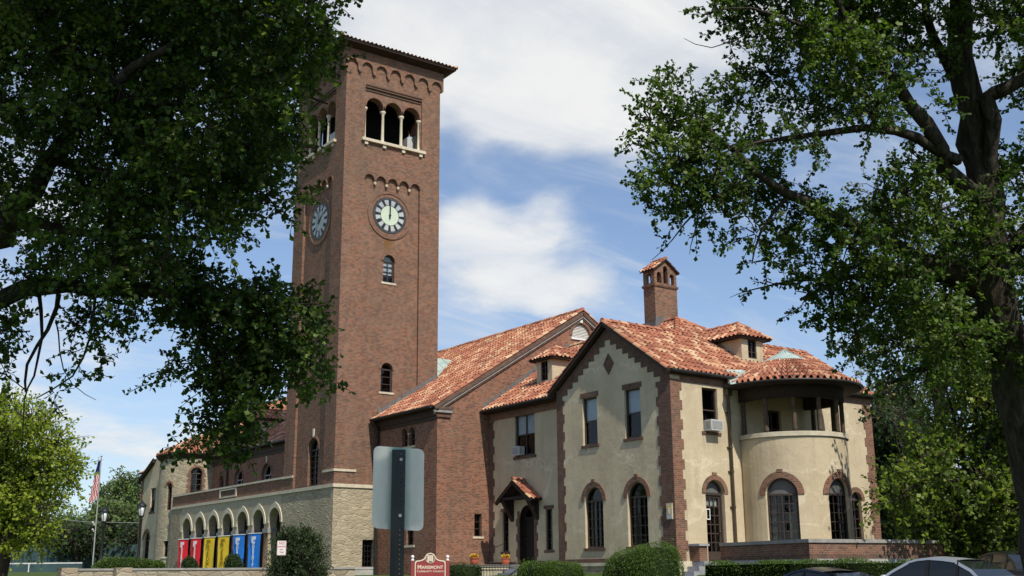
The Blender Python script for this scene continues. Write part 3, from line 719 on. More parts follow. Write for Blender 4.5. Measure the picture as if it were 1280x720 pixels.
# belfry sills, columns, panel mouldings
def belfry(P, s0, s1):
    mid = (s0+s1)/2
    mb = MB(); pbox(mb, P, mid-1.86, mid+1.86, 20.84, 20.985, -.16, .3)
    for k in (-1.6, -.56, .56, 1.6): pbox(mb, P, mid+k-.09, mid+k+.09, 20.66, 20.838, -.1, 0)
    mb.build('belfry_sill', 'limestone', tower)
    for k in (-1.60, -.5433, .5433, 1.60):
        mb = MB(); c = Vector(P(mid+k, 0, .2))
        mb.lathe((c.x, c.y, 0), [(.0, 20.99), (.13, 20.99), (.13, 21.08), (.095, 21.14), (.08, 21.2), (.07, 22.5), (.085, 22.54), (.08, 22.58), (.14, 22.66), (.14, 22.74), (.0, 22.74)], 12)
        mb.build('belfry_column', 'limestone', tower)
    mb = MB()
    for z0, z1, d in ((23.9, 23.97, -.05), (23.78, 23.84, -.03), (23.64, 23.69, .03)): pbox(mb, P, mid-1.66, mid+1.66, z0, z1, d, .1 if d > 0 else .02)
    mb.build('panel_moulding', 'dark_brick', tower)
    mb = MB()
    for k in (-1, 0, 1):
        c = mid+k*1.0867; r = .49; n = 14
        ring = [(c+(r+.09)*math.cos(PI*i/n), 22.83+(r+.09)*math.sin(PI*i/n)) for i in range(n+1)]+[(c+(r+.003)*math.cos(PI*i/n), 22.83+(r+.003)*math.sin(PI*i/n)) for i in range(n, -1, -1)]
        plate(mb, P, ring, (), .045, .09)
    mb.build('arch_trim', 'quoin_brick', tower)
for P, s0, s1 in ((UF(Y0), X0, X1), (VF(X0), Y0, Y1), (UB, X0, X1), (VB, Y0, Y1)): belfry(P, s0, s1)
mb = MB(); mb.box(X0+1.0, X1-1.0, Y0+1.6, Y1-1.0, 20.45, 24.9); mb.build('belfry_dark_box', 'dark_room', tower)  # box added inside the belfry to keep its openings dark
# white louvre box standing in the belfry
mb = MB(); mb.box(28.35, 28.75, 48.75, 49.3, 20.45, 22.0); mb.box(24.75, 25.2, 50.0, 50.6, 20.45, 21.9); split(mb, 'bell_cabinet', 'plastic_white', tower)
# corbel beads under the clock panel arches
for P, s0, s1 in ((UF(Y0), X0, X1), (VF(X0), Y0, Y1)):
    mb = MB(); p = (s1-s0-2.24)/5
    for i in range(1, 5):
        c = Vector(P(s0+1.12+p*i, 18.72, .03)); mb.lathe((c.x, c.y, c.z), [(0, -.09), (.06, -.07), (.075, 0), (.07, .05), (0, .06)], 8)
    split(mb, 'corbel_bead', 'limestone', tower)
    mb = MB()
    for i in range(5):
        c = s0+1.12+p*(i+.5); r = .275; n = 10
        ring = [(c+(r+.055)*math.cos(PI*j/n), 18.86+(r+.055)*math.sin(PI*j/n)) for j in range(n+1)]+[(c+(r+.003)*math.cos(PI*j/n), 18.86+(r+.003)*math.sin(PI*j/n)) for j in range(n, -1, -1)]
        plate(mb, P, ring, (), -.03, .01)
    mb.build('arch_trim', 'quoin_brick', tower)
# string courses and stone base
mb = MB(); P = UF(Y0); pbox(mb, P, X0-.05, X0+1.12, 4.29, 4.40, -.05, 0); pbox(mb, P, X1-1.12, X1+.05, 4.29, 4.40, -.05, 0); P = VF(X0); pbox(mb, P, Y0+.002, Y0+1.12, 4.29, 4.40, -.05, 0); pbox(mb, P, Y1-1.16, Y1+.02, 4.29, 4.40, -.05, 0)
split(mb, 'string_course', 'limestone', tower)
mb = MB(); pbox(mb, UF(Y0), X0-.06, 26.5, 3.56, 3.72, -.06, .2); pbox(mb, VF(X0), Y0+.2, Y1+.1, 3.56, 3.72, -.06, .2); split(mb, 'belt_course', 'limestone', tower)
mb = MB(); wall(mb, UF(Y0), rect(X0, 26.6, -.5, 3.58), [(rect(25.83, 26.42, -.05, 1.2), .2, .7)]); wall(mb, VF(X0), rect(Y0, Y1, -.5, 3.58)); wall(mb, UB, rect(X0, X1, -.5, 3.6)); mb.build('stone_base', ['rubble_stone', 'dark_room'], tower)
mb = MB(); pbox(mb, UF(Y0), X0-.09, 26.5, -.14, -.03, -.09, 0); pbox(mb, UF(Y0), X0-.07, 26.5, -.5, -.142, -.07, 0); split(mb, 'plinth', 'concrete', tower)
window(tower, UF(Y0), 25.83, 26.42, -.05, 1.2, rec=.2, nx=3, nz=5, fw=.04, bw=.02, frame_mat='black_iron')
for w in TW_U[:1]: window(tower, lambda s, z, d: UF(Y0)(s, z, d+.13), *w, arched=True, rec=.17, nx=2, nz=4, sill=.1, sill_mat='limestone', trim=.12, fw=.05, blind=.72, label='tower window under the clock with a rust stained sill')
window(tower, lambda s, z, d: UF(Y0)(s, z, d+.13), *TW_U[1], arched=True, rec=.17, nx=1, nz=3, sill=.1, sill_mat='limestone', trim=.12, fw=.05)
Pv = lambda s, z, d: VF(X0)(s, z, d+.13)
for w in TW_V[:2]: window(tower, Pv, *w, arched=True, rec=.15, nx=1, nz=2, fw=.04, sill=.08, sill_mat='limestone', trim=.1, sill_w=.04)
window(tower, Pv, *TW_V[2], arched=True, rec=.18, nx=2, nz=6, fw=.07, trim=.12, keystone=.45)
mb = MB(); c = Pv(50.31, 0, .05); mb.lathe((c[0], c[1], 0), [(0, 11.4), (.1, 11.4), (.08, 11.5), (.06, 12.1), (.1, 12.25), (.1, 12.3), (0, 12.3)], 10); mb.build('window_column', 'limestone', tower)
# clocks
def clock(P, sc, zc, grey):
    d = .13; R = .93
    mb = MB(); n = 40
    cir = lambda r, k=n: [(sc+r*math.cos(2*PI*i/k), zc+r*math.sin(2*PI*i/k)) for i in range(k)]
    plate(mb, P, cir(1.25), [cir(1.14)], d-.05, d+.02); plate(mb, P, cir(1.139), [cir(.96)], d-.02, d+.02)
    ck = mb.build('clock', 'quoin_brick', tower)
    ck['label'] = 'clock on the shaded side of the tower, seen at a slant' if grey else 'sunlit clock face reading about twelve'
    mb = MB(); plate(mb, P, cir(.955), [cir(.5)], d-.03, d+.02); mb.build('dial_rim', 'clock_black', ck)
    mb = MB(); plate(mb, P, cir(.51), (), d-.034, d+.0); mb.build('dial_centre', 'clock_centre_shaded' if grey else 'clock_centre', ck)  # greyer copies for the shaded clock: its shade put into the colours
    mb = MB(); rs = np.random.default_rng(3)
    for i in range(12):     # twelve milk glass panes between the numerals
        a0 = 2*PI*(i+.5)/12-.155+PI/2; a1 = a0+.31
        q = [(sc+r*math.cos(a0+(a1-a0)*t), zc+r*math.sin(a0+(a1-a0)*t)) for r, t in ((.54, 0), (.54, .5), (.54, 1), (.82, 1), (.82, .5), (.82, 0))]
        mb.mi = 0 if (3 <= i <= 7) else 1
        if not grey and i in (8, 9): mb.mi = 0
        plate(mb, P, q, (), d-.036, d-.02)
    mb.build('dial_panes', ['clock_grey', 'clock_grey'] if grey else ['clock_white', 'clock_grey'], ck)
    mb = MB()
    for i in range(60):
        a = 2*PI*i/60; c = (sc+.885*math.cos(a), zc+.885*math.sin(a)); w = .017
        plate(mb, P, [(c[0]+w*math.cos(a+q), c[1]+w*math.sin(a+q)) for q in (PI/4, 3*PI/4, 5*PI/4, 7*PI/4)], (), d-.036, d-.03)
    mb.build('minute_marking', 'clock_grey', ck)
    # numerals as bars: I, II, III ...
    mb = MB(); bars = [3, 1, 2, 3, 4, 2, 3, 4, 5, 3, 2, 3]
    for i in range(12):
        a = PI/2-2*PI*i/12; k = bars[i]
        for j in range(k):
            o = (j-(k-1)/2)*.042; ca, sa = math.cos(a), math.sin(a); tilt = .05 if (i in (5, 10, 0, 11) and j == 0) else 0
            q = [(r, o+w+tilt*((r-.68)/.14)) for r, w in ((.56, -.009), (.80, -.009), (.80, .009), (.56, .009))]
            plate(mb, P, [(sc+r*ca-w*sa, zc+r*sa+w*ca) for r, w in q], (), d-.042, d-.036)
    mb.build('numerals', 'clock_black', ck)
    def hand(a, L, w):
        ca, sa = math.cos(a), math.sin(a)
        return [(sc+r*ca-q*sa, zc+r*sa+q*ca) for r, q in ((-.18, -w), (L*.6, -w*.8), (L, -.008), (L, .008), (L*.6, w*.8), (-.18, w))]
    mb = MB(); plate(mb, P, hand(PI/2+.02, .80, .026), (), d-.09, d-.075); mb.build('minute_hand', 'clock_black', ck)
    mb = MB(); plate(mb, P, hand(PI/2-.05 if not grey else PI/2+.9, .52, .04), (), d-.07, d-.055); plate(mb, P, cir(.06, 12), (), d-.1, d-.03); mb.build('hour_hand', 'clock_black', ck)
clock(UF(Y0), 26.97, 17.2, False); clock(VF(X0), 50.62, 17.13, True)
# lead flashing stepped along the nave roof
def nave_z(x): return 12.25-.626*(34.88-x)
mb = MB(); n = 13; pts = []
for i in range(n):
    xa = 26.5+(X1-26.5)*i/n; xb = 26.5+(X1-26.5)*(i+1)/n; pbox(mb, UF(Y0), xa, xb, nave_z(xa)-.1, nave_z(xb)+.22, -.012, 0)
mb.build('flashing', 'lead_sheet', tower)

# ================================================================== THE NAVE
NX, NY, NR, NE = 26.52, 42.57, 34.88, 82.
nave = empty('church_nave', (NX, NY, 0), 'long brick church nave with mottled clay tile roof behind the tower', 'church')
mb = MB(); NXR = 2*NR-NX
vent = arch(34.24, 35.36, 10.86, 11.6, flat=1.15)
wall(mb, UF(NY), [(NX, -1.2), (NXR, -1.2), (NXR, nave_z(NX)-.06), (NR, 12.17), (NX, nave_z(NX)-.06)], [(vent, .25, .6), (rect(28.5, 28.89, 1.22, 2.2), .15, .6)])
TW2 = [(45.13, 45.63, 5.3, 6.13), (44.47, 44.97, 5.3, 6.13)]
wall(mb, VF(NX), rect(NY, Y0, -1.2, nave_z(NX)-.02), [(arch(*w), .2, .6) for w in TW2]+[(rect(44.47, 45.1, .88, 2.0), .18, .6)])
NW = [(64.08, 65.37, 4.2, 5.79), (60.05, 61.34, 4.2, 5.79), (56.0, 57.3, 4.2, 5.79), (67.06, 67.7, 4.3, 5.6)]
wall(mb, VF(NX), rect(Y1, NE, -1.2, nave_z(NX)-.02), [(arch(*w), .2, .6) for w in NW])
mb.face([(NXR, NY, -1.2), (NXR, NE, -1.2), (NXR, NE, nave_z(NX)), (NXR, NY, nave_z(NX))])
mb.face([(NX, NE, -1.2), (NXR, NE, -1.2), (NXR, NE, nave_z(NX)), (NR, NE, 12.17), (NX, NE, nave_z(NX))])
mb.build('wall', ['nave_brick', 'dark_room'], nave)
mb = MB(); ex = 26.16
tile_plane(mb, [(ex, NY-.12, nave_z(ex)), (ex, NE, nave_z(ex)), (NR, NE, nave_z(NR)), (NR, NY-.12, nave_z(NR))], (0, 1, 0))
exr = 2*NR-ex; tile_plane(mb, [(exr, NE, nave_z(ex)), (exr, NY-.12, nave_z(ex)), (NR, NY-.12, nave_z(NR)), (NR, NE, nave_z(NR))], (0, 1, 0), w=.47, l=.8)
ridge(mb, (NR, NY-.1, nave_z(NR)+.03), (NR, NE, nave_z(NR)+.03)); ridge(mb, (ex+.05, NY-.06, nave_z(ex)+.02), (NR, NY-.06, nave_z(NR)+.03), r=.1)
ridge(mb, (exr-.05, NY-.06, nave_z(ex)+.02), (NR, NY-.06, nave_z(NR)+.03), r=.1)
mb.build('roof', ['clay_tile', 'soffit_wood'], nave)
mb = MB()
for sgn in (-1, 1):
    for dz, h, w, mi in ((-.15, .17, .16, 0), (-.31, .1, .11, 1), (-.40, .09, .07, 0)):
        mb.mi = mi; a = (NR+sgn*(NR-ex-.15), NY-w/2, nave_z(ex+.15)+dz); b = (NR, NY-w/2, nave_z(NR)+dz); mb.beam(a, b, w, h)
mb.mi = 0; pbox(mb, UF(NY), 26.4, 27.3, 6.70, 6.82, -.14, 0); pbox(mb, UF(NY), 26.45, 27.2, 6.36, 6.46, -.08, 0); mb.mi = 1; pbox(mb, UF(NY), 26.42, 27.25, 6.56, 6.70, -.11, 0)
mb.build('rake_moulding', ['dark_brick', 'grey_stone'], nave)
mb = MB(); z = nave_z(ex)
for ya, yb in ((NY-.05, Y0-.02), (Y1+.02, NE)):
    mb.face([(ex+.02, ya, z-.06), (ex+.02, yb, z-.06), (NX, yb, z-.06), (NX, ya, z-.06)]); mb.box(NX-.1, NX, ya+.05, yb, z-.38, z-.07); mb.box(NX-.05, NX, ya+.05, yb, z-.55, z-.382)
mb.build('eave_cornice', 'dark_wood', nave)
mb = MB()
for ya, yb in ((NY-.1, Y0-.02), (Y1+.02, NE)): mb.tube([(ex-.06, ya, z-.02), (ex-.06, yb, z-.02)], .07, 8)
split(mb, 'gutter', 'gutter_metal', nave)
mb = MB(); mb.tube([(ex-.05, Y0-.25, z-.05), (NX-.1, Y0-.2, z-.5), (NX-.1, Y0-.2, -1)], .055, 8); mb.build('downpipe', 'gutter_metal', nave)
mb = MB(); mb.tube([(ex-.05, 66.3, z-.05), (NX-.1, 66.3, z-.5), (NX-.1, 66.3, 3.8)], .06, 8); mb.build('downpipe', 'gutter_metal', nave)
mb = MB()
for i in range(9): 
    zz = 10.9+.075*i; hw = .55 if zz < 11.1 else max(.08, math.sqrt(max(.01, .56**2-((zz-11.02)/1.06)**2)))
    mb.beam((34.8-hw, NY+.12, zz), (34.8+hw, NY+.12, zz), .12, .03, (0, .6, 1))
v = mb.build('gable_vent', 'white_paint', nave)
mb = MB(); pbox(mb, UF(NY), 34.16, 35.44, 10.74, 10.855, -.06, .12); mb.build('sill', 'white_paint', v)
mb = MB(); n = 14; r = .57
ring = [(34.8+(r+.16)*math.cos(PI*i/n), 10.95+(r+.22)*math.sin(PI*i/n)) for i in range(n+1)]+[(34.8+r*math.cos(PI*i/n), 10.95+(r+.06)*math.sin(PI*i/n)) for i in range(n, -1, -1)]
plate(mb, UF(NY), ring, (), -.04, .02); mb.build('arch_trim', 'quoin_brick', v)
mb = MB(); pbox(mb, UF(NY), 34.72, 34.88, 11.62, 11.86, -.07, .02); mb.build('keystone', 'white_paint', v)
window(nave, UF(NY), 28.5, 28.89, 1.22, 2.2, rec=.15, nx=1, nz=3, fw=.04, bw=.02, sill=.09, sill_mat='limestone')
for w in TW2: window(nave, VF(NX), *w, arched=True, rec=.2, nx=1, nz=2, fw=.04, trim=.09)
mb = MB(); mb.lathe((NX+.06, 45.05, 0), [(0, 5.28), (.09, 5.28), (.06, 5.36), (.05, 5.75), (.09, 5.86), (.09, 5.9), (0, 5.9)], 10); mb.build('window_column', 'limestone', nave)
mb = MB(); pbox(mb, VF(NX), 44.4, 45.7, 5.19, 5.278, -.05, .1); mb.build('window_sill', 'limestone', nave)
window(nave, VF(NX), 44.47, 45.1, .88, 2.0, rec=.18, nx=2, nz=3, fw=.05, bw=.025, sill=.1, sill_mat='limestone')
for w in NW[:3]: window(nave, VF(NX), *w, arched=True, rec=.2, nx=2, nz=4, fw=.07, trim=.12, keystone=.42, frame_mat='grey_stone')
window(nave, VF(NX), *NW[3], arched=True, rec=.2, nx=1, nz=3, fw=.05, trim=.1)
mb = MB(); g_ = .07; zz = lambda x: nave_z(x)+g_
A, B, Cc, D = (X1, 48.0, zz(X1)), (32.4, 50.6, zz(32.4)), (X1, 50.6, zz(32.4)), (X1, 53.4, zz(X1))
mb.face([A, B, Cc]); mb.face([D, Cc, B])
for t in (.25, .5, .75): mb.beam(Vector(A).lerp(Vector(B), t)+Vector((0, 0, .01)), Vector(Cc).lerp(Vector(B), t)+Vector((0, 0, .01)), .03, .03)
mb.build('copper_saddle', 'verdigris', nave)
mb = MB(); n = 16
for i in range(n):   # stepped lead where the house roof meets the gable wall
    xa = 28.95+(34.1-28.95)*i/n; xb = 28.95+(34.1-28.95)*(i+1)/n; za = 6.85+.668*(xa-28.95); zb = 6.85+.668*(xb-28.95); pbox(mb, UF(NY), xa, xb, za-.1, zb+.16, -.014, 0)
mb.build('flashing', 'lead_sheet', nave)

def dormer(parent, P, s0, s1, z0, ze, zp, slope, ov=.28, label=None, edir=(0, 1, 0), idir=(1, 0, 0), nx=2, wz=(.1, .92), side='stucco', frontmat='stucco', narrow=.28):
    """hipped dormer; P(s,z,d) is its front plane, d runs back in to the roof"""
    root = empty('dormer', P((s0+s1)/2, z0, 0), None, None); root.parent = parent; pl = Vector(OFF[parent.as_pointer()]); root.location = Vector(OFF[root.as_pointer()])-pl
    if label: root['label'] = label
    mb = MB(); w = (s1-s0); ws0, ws1 = s0+w*narrow, s1-w*narrow; h = ze-z0
    wr = rect(ws0, ws1, z0+h*wz[0], z0+h*wz[1]); wall(mb, P, rect(s0, s1, z0-.25, ze+.05), [(wr, .08, .4)])
    L = (ze-z0)/slope+.6
    for s in (s0, s1): mb.face([P(s, z0-.25, 0), P(s, z0+L*slope-.25, L), P(s, ze+.05, L), P(s, ze+.05, 0)])
    mb.build('dormer_wall', ['stucco', 'dark_room'], root)
    mb = MB(); a0, a1, m = s0-ov, s1+ov, (s0+s1)/2; run = (a1-a0)/2; dp = -.25+run*.98; db = (zp-z0)/slope+.25; de = (ze-z0)/slope+.2
    A, B, Pk, Bk = P(a0, ze, -.25), P(a1, ze, -.25), P(m, zp, dp), P(m, zp, max(db, dp+.1))
    tile_plane(mb, [A, B, Pk], edir); tile_plane(mb, [A, P(a0, ze, de), Bk, Pk], idir); tile_plane(mb, [B, P(a1, ze, de), Bk, Pk], idir)
    ridge(mb, A, Pk, r=.09); ridge(mb, B, Pk, r=.09); ridge(mb, Pk, Bk, r=.1)
    mb.build('dormer_roof', ['clay_tile', 'soffit_wood'], root)
    mb = MB(); mb.hexa([P(a0+.04, ze-.08, -.2), P(a1-.04, ze-.08, -.2), P(a1-.04, ze-.08, de), P(a0+.04, ze-.08, de), P(a0+.04, ze-.052, -.2), P(a1-.04, ze-.052, -.2), P(a1-.04, ze-.052, de), P(a0+.04, ze-.052, de)])
    mb.build('dormer_soffit', 'soffit_wood', root)
    window(root, P, ws0, ws1, z0+h*wz[0], z0+h*wz[1], rec=.08, nx=nx, nz=3, fw=.05, bw=.025, name='dormer_window', under=root)
    return root
dormer(nave, VF(27.75), 65.2, 66.7, nave_z(27.75)+.05, nave_z(27.75)+1.15, nave_z(27.75)+1.85, .626, label='dormer on the nave roof behind the tower')

# ================================================================== THE ARCADE GALLERY
AY0, AY1 = 53.5, 69.36
arc = empty('arcade_gallery', (X0, 61, 0), 'low gallery of seven pale round arches under a brick parapet', 'arcade')
AR = [(53.55, 54.97), (55.54, 57.0), (57.62, 59.1), (59.69, 61.17), (61.76, 63.24), (63.83, 65.3), (65.88, 67.36)]
mb = MB(); P = VF(X0); wall(mb, P, rect(AY0, 67.7, -.5, 3.57), [(arch(a, b, -.45, 2.94, flat=1.04), .42, None) for a, b in AR]); sheet(mb, P, rect(AY0, 67.7, -.5, 3.57), [arch(a, b, -.45, 2.94, flat=1.04) for a, b in AR], .42); mb.build('arcade_wall', 'pale_arch_stone', arc)
mb = MB(); pbox(mb, P, 67.7, AY1, -.5, 3.57, -.02, .5); mb.build('end_pier', 'grey_rubble', arc)
for a, b in AR:
    c = (a+b)/2; r = (b-a)/2; zs = 2.94-r*1.04; n = 16; ring = []
    for q, o in ((r+.19, 1), (r+.003, -1)):
        arcp = [(c+q*math.cos(PI*i/n), zs+q*1.04*math.sin(PI*i/n)+(.10*max(0, 1-abs(i-n/2)/3)**1.5 if o > 0 else 0)) for i in range(n+1)]
        ring += arcp if o > 0 else arcp[::-1]
    mb = MB(); plate(mb, P, ring, (), -.05, 0); q = r+.19
    mb.build('arch_hood', 'limestone', arc)
pier = [AY0-.0]+[v for ab in AR for v in ab]+[67.7]
for i in range(1, len(AR)):
    m0, m1 = AR[i-1][1], AR[i][0]; c = (m0+m1)/2
    mb = MB(); pbox(mb, P, m0-.04, m1+.04, 1.72, 1.95, -.07, .45); mb.build('capital', 'grey_stone', arc)
    mb = MB(); q = P(c, 0, -.03); mb.lathe((q[0], q[1], 0), [(.14, -.3), (.14, -.05), (.1, .0), (.095, 1.68), (.13, 1.72)], 12); mb.build('column', 'dark_brick', arc)
mb = MB(); pbox(mb, P, Y1+.1, AY1, 3.57, 3.72, -.06, .45); mb.build('belt_course', 'limestone', arc)
mb = MB(); pbox(mb, P, Y1, AY1, 3.72, 4.31, 0, .3); mb.build('parapet', 'nave_brick', arc)
mb = MB(); pbox(mb, P, Y1, AY1+.05, 4.312, 4.41, -.06, .36); mb.build('parapet_cap', 'limestone', arc)
mb = MB(); plate(mb, P, rect(59.35, 61.75, 3.8, 4.28), [rect(59.5, 61.6, 3.88, 4.2)], -.05, 0); mb.mi = 1; pbox(mb, P, 59.5, 61.6, 3.88, 4.2, -.02, 0); mb.build('wall_tablet', ['limestone', 'dark_brick'], arc)
mb = MB(); mb.box(X0+.43, NX-.02, AY0, AY1, 3.45, 3.7); mb.box(X0+.43, NX-.02, AY1-.3, AY1, -.5, 3.45); mb.build('gallery_ceiling', 'soffit_wood', arc)
for a, b in AR:
    mb = MB(); mb.box(NX-.12, NX-.02, a-.2, b+.2, -.4, 3.3); mb.build('gallery_dark_panel', 'dark_wood', arc)  # dark panel added to darken the back of each arch

# ================================================================== ROUND STONE TURRET WING
TC, TR = (26.55, 71.3), 2.45
tur = empty('turret_wing', (TC[0], TC[1], 0), 'rounded stone turret with conical tile roof and a stucco wing at its far side', 'building')
P = RING(TC, TR); dg = lambda a: math.radians(a)*TR
w1 = (dg(-114.3)-.36, dg(-114.3)+.36, 4.4, 6.17); w2 = (dg(-155.7)-.24, dg(-155.7)+.24, 3.6, 5.29); w3 = (dg(-155.7)-.2, dg(-155.7)+.2, .8, 1.75)
mb = MB(); wall(mb, P, rect(dg(-200), dg(-40), -.5, 7.0), [(arch(*w1), .2, .6), (arch(*w2), .2, .6), (rect(*w3), .2, .6)], 0, .28); mb.build('wall', ['rubble_stone', 'dark_room'], tur)
window(tur, P, *w1, arched=True, rec=.2, nx=2, nz=4, trim=.14, fw=.06, step=.15)
window(tur, P, *w2, arched=True, rec=.2, nx=1, nz=3, trim=.12, fw=.06, step=.15); window(tur, P, *w3, rec=.2, nx=1, nz=2, fw=.05, step=.15, sill=.1, sill_mat='limestone')
mb = MB()
for k in range(9):
    for s in (w1[0], w1[1]): 
        o = .12 if k % 2 else .2; a, b = (s-o, s) if s == w1[0] else (s, s+o); pbox(mb, P, a, b, 4.35+k*.16, 4.35+(k+1)*.16, -.03, .02, .1)
split(mb, 'brick_jamb', 'quoin_brick', tur)
mb = MB(); tile_cone(mb, TC, 2.72, 7.06, .3, 8.45, dg(-215)/TR, dg(-25)/TR, 46); mb.build('roof', ['clay_tile', 'soffit_wood'], tur)
mb = MB(); mb.lathe((TC[0], TC[1], 0), [(2.44, 6.72), (2.56, 6.8), (2.70, 6.97), (2.74, 7.03), (2.44, 7.02)], 40); mb.build('cornice', 'soffit_wood', tur)
mb = MB(); mb.face([(26.3, 68.3, 7.12), (28.4, 69.6, 8.55), (27.6, 67.3, 7.75)]); mb.face([(26.3, 68.3, 7.12), (27.6, 67.3, 7.75), (26.4, 67.4, 7.02)]); mb.build('copper_valley', 'verdigris', tur)
P = VF(25.0); fw1 = (74.85, 75.75, 3.75, 5.3); fd = (75.4, 76.6, -.1, 2.55); fs = (74.1, 74.6, .9, 1.8)
mb = MB(); wall(mb, P, [(72.5, -.5), (77.7, -.5), (77.7, 5.98), (75, 7.16), (72.5, 7.16)], [(rect(*fw1), .14, .6), (arch(*fd), .2, .7)]); mb.face([(25, 77.7, -.5), (32, 77.7, -.5), (32, 77.7, 5.98), (25, 77.7, 5.98)]); mb.build('wing_wall', ['stucco', 'dark_room'], tur)
window(tur, P, *fw1, rec=.14, nx=2, nz=2, sill=.12, blind=.5); window(tur, P, *fd, arched=True, rec=.2, nx=2, nz=5, trim=.14, curtain=True)
mb = MB(); tile_plane(mb, [(24.75, 77.95, 5.95), (33, 77.95, 5.95), (33, 75.2, 7.16), (24.75, 75.2, 7.16)], (1, 0, 0)); mb.beam((24.85, 77.95, 5.84), (24.85, 75.2, 7.05), .12, .2); mb.m[-6:] = [1]*6; mb.build('wing_roof', ['clay_tile', 'soffit_wood'], tur)
mb = MB(); pbox(mb, P, 77.35, 77.7, -.5, 5.9, -.03, 0); mb.build('quoin', 'quoin_brick', tur)

# ================================================================== THE PARISH HOUSE
GX, LY, SX = 28.69, 30.03, 29.29
HX1, GY1, BY = 40.25, 36.76, 42.57
house = empty('parish_house', (GX, LY, 0), 'stucco house with brick quoins, clay tile roofs, stepped gable and round corner bay', 'house')
zf = lambda y: 6.87+.668*(y-29.93)
zl = lambda x: 6.85+.668*(x-28.95)
GW = [(34.2, 35.1, 4.5, 6.38), (31.66, 32.56, 4.53, 6.4)]; GA = [(33.98, 35.08, .54, 2.86), (31.46, 32.57, .54, 2.88)]
LW = (30.3, 31.1, 4.66, 6.31); LD = (30.24, 31.22, -.02, 2.9); LA = (38.5, 39.15, .5, 2.75); LO = (33.75, 34.6, 3.62, 5.75)
SW = (39.1, 40.55, 4.56, 6.4); SD = (39.2, 40.25, -.02, 2.45); SF = [(41.08, 41.55, .54, 2.25), (37.95, 38.42, .54, 2.22)]
mb = MB()
wall(mb, VF(GX), [(LY, -.3), (GY1, -.3), (GY1, 6.82), (33.45, 9.04), (LY, 6.78)], [(rect(*w), .14, .7) for w in GW]+[(arch(*w), .16, .7) for w in GA])
wall(mb, UF(LY), rect(GX, HX1, -.3, 6.8), [(rect(*LW), .14, .7), (arch(*LD), .2, .9), (arch(*LA), .16, .7), (rect(*LO), .16, .8)])
wall(mb, VF(SX), rect(GY1-.02, BY, -.3, 6.8), [(rect(*SW), .12, .7), (arch(*SD), .3, 1.0)]+[(rect(*w), .12, .6) for w in SF])
mb.face([(GX, GY1, -.3), (SX, GY1, -.3), (SX, GY1, 6.9), (GX, GY1, 6.9)])
sheet(mb, lambda s, z, d: (HX1, s, z), [(LY, -.3), (GY1, -.3), (GY1, 6.82), (33.45, 9.04), (LY, 6.78)])
mb.face([(39, GY1, -.3), (HX1, GY1, -.3), (HX1, GY1, 6.8), (39, GY1, 6.8)]); mb.face([(39, GY1, -.3), (39, BY, -.3), (39, BY, 6.8), (39, GY1, 6.8)])
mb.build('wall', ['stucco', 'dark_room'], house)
# round bay
BC, BR = (34.2, 29.3), 2.1
RB = RING(BC, BR); dg = lambda a: math.radians(a)*BR
BW = [(dg(a)-.6, dg(a)+.6, .3, 2.92) for a in (-151.7, -87.4, -23)]
mb = MB(); wall(mb, RB, rect(dg(-202), dg(22), -.6, 4.44), [(arch(*w), .16, .6) for w in BW], 0, .2)
n = 24; mb.faces([(BC[0]+2.05*math.cos(math.radians(-200+220*i/n)), BC[1]+2.05*math.sin(math.radians(-200+220*i/n)), 3.6) for i in range(n+1)]+[(BC[0], LY, 3.6)], [(i, i+1, n+1) for i in range(n)])
bay = mb.build('round_bay', ['stucco', 'dark_room'], house)
mb = MB(); plate(mb, RB, rect(dg(-201), dg(21), 4.43, 4.6), (), -.06, .2, .15, True)
o = len(mb.v); K = 48; ring = []
for q in (BR+.06, BR-.2): ring += [(BC[0]+q*math.cos(math.radians(-201+222*i/K)), BC[1]+q*math.sin(math.radians(-201+222*i/K)), 4.6) for i in range(K+1)]
mb.faces(ring, [(i, i+1, K+2+i, K+1+i) for i in range(K)]); mb.faces([(x, y, 4.43) for x, y, z in ring], [(i, i+1, K+2+i, K+1+i) for i in range(K)])
mb.build('bay_coping', 'limestone', house)
for w in BW: window(house, RB, *w, curtain=(w is BW[0]), arched=True, rec=.16, nx=4, nz=6, fw=.07, bw=.03, trim=.23, key=True, step=.15, tymp='tympanum_grey')
for a in (-196, -164, -133.6, -105.4, -77.4, -48, -18, 12):
    mb = MB(); c = (BC[0]+1.98*math.cos(math.radians(a)), BC[1]+1.98*math.sin(math.radians(a)), 0)
    mb.lathe(c, [(.0, 4.6), (.10, 4.6), (.09, 4.7), (.085, 5.82), (.11, 5.9), (0, 5.9)], 12); mb.build('loggia_post', 'timber_post', house)
mb = MB(); mb.lathe((BC[0], BC[1], 0), [(1.86, 6.38), (1.86, 5.88), (2.1, 5.88), (2.1, 6.36)], 40, math.radians(-202), math.radians(22)); mb.lathe((BC[0], BC[1], 0), [(.1, 6.35), (2.1, 6.35), (2.72, 6.32), (2.76, 6.40), (2.72, 6.43)], 48, math.radians(-205), math.radians(25)); mb.build('loggia_beam', 'soffit_wood', house)
mb = MB(); tile_cone(mb, BC, 2.78, 6.44, .62, 7.62, math.radians(-208), math.radians(28), 44); mb.build('bay_roof', ['clay_tile', 'soffit_wood'], house)
mb = MB(); mb.lathe((BC[0], BC[1], 0), [(.86, 7.54), (.7, 7.66), (.07, 7.98), (.05, 8.04), (.0, 8.04)], 20)
for k in range(8):
    a = 2*PI*k/8; mb.beam((BC[0]+.6*math.cos(a), BC[1]+.84*math.sin(a), 7.58), (BC[0]+.07*math.cos(a), BC[1]+.07*math.sin(a), 8.0), .03, .04)
mb.build('copper_cap', 'verdigris', house)
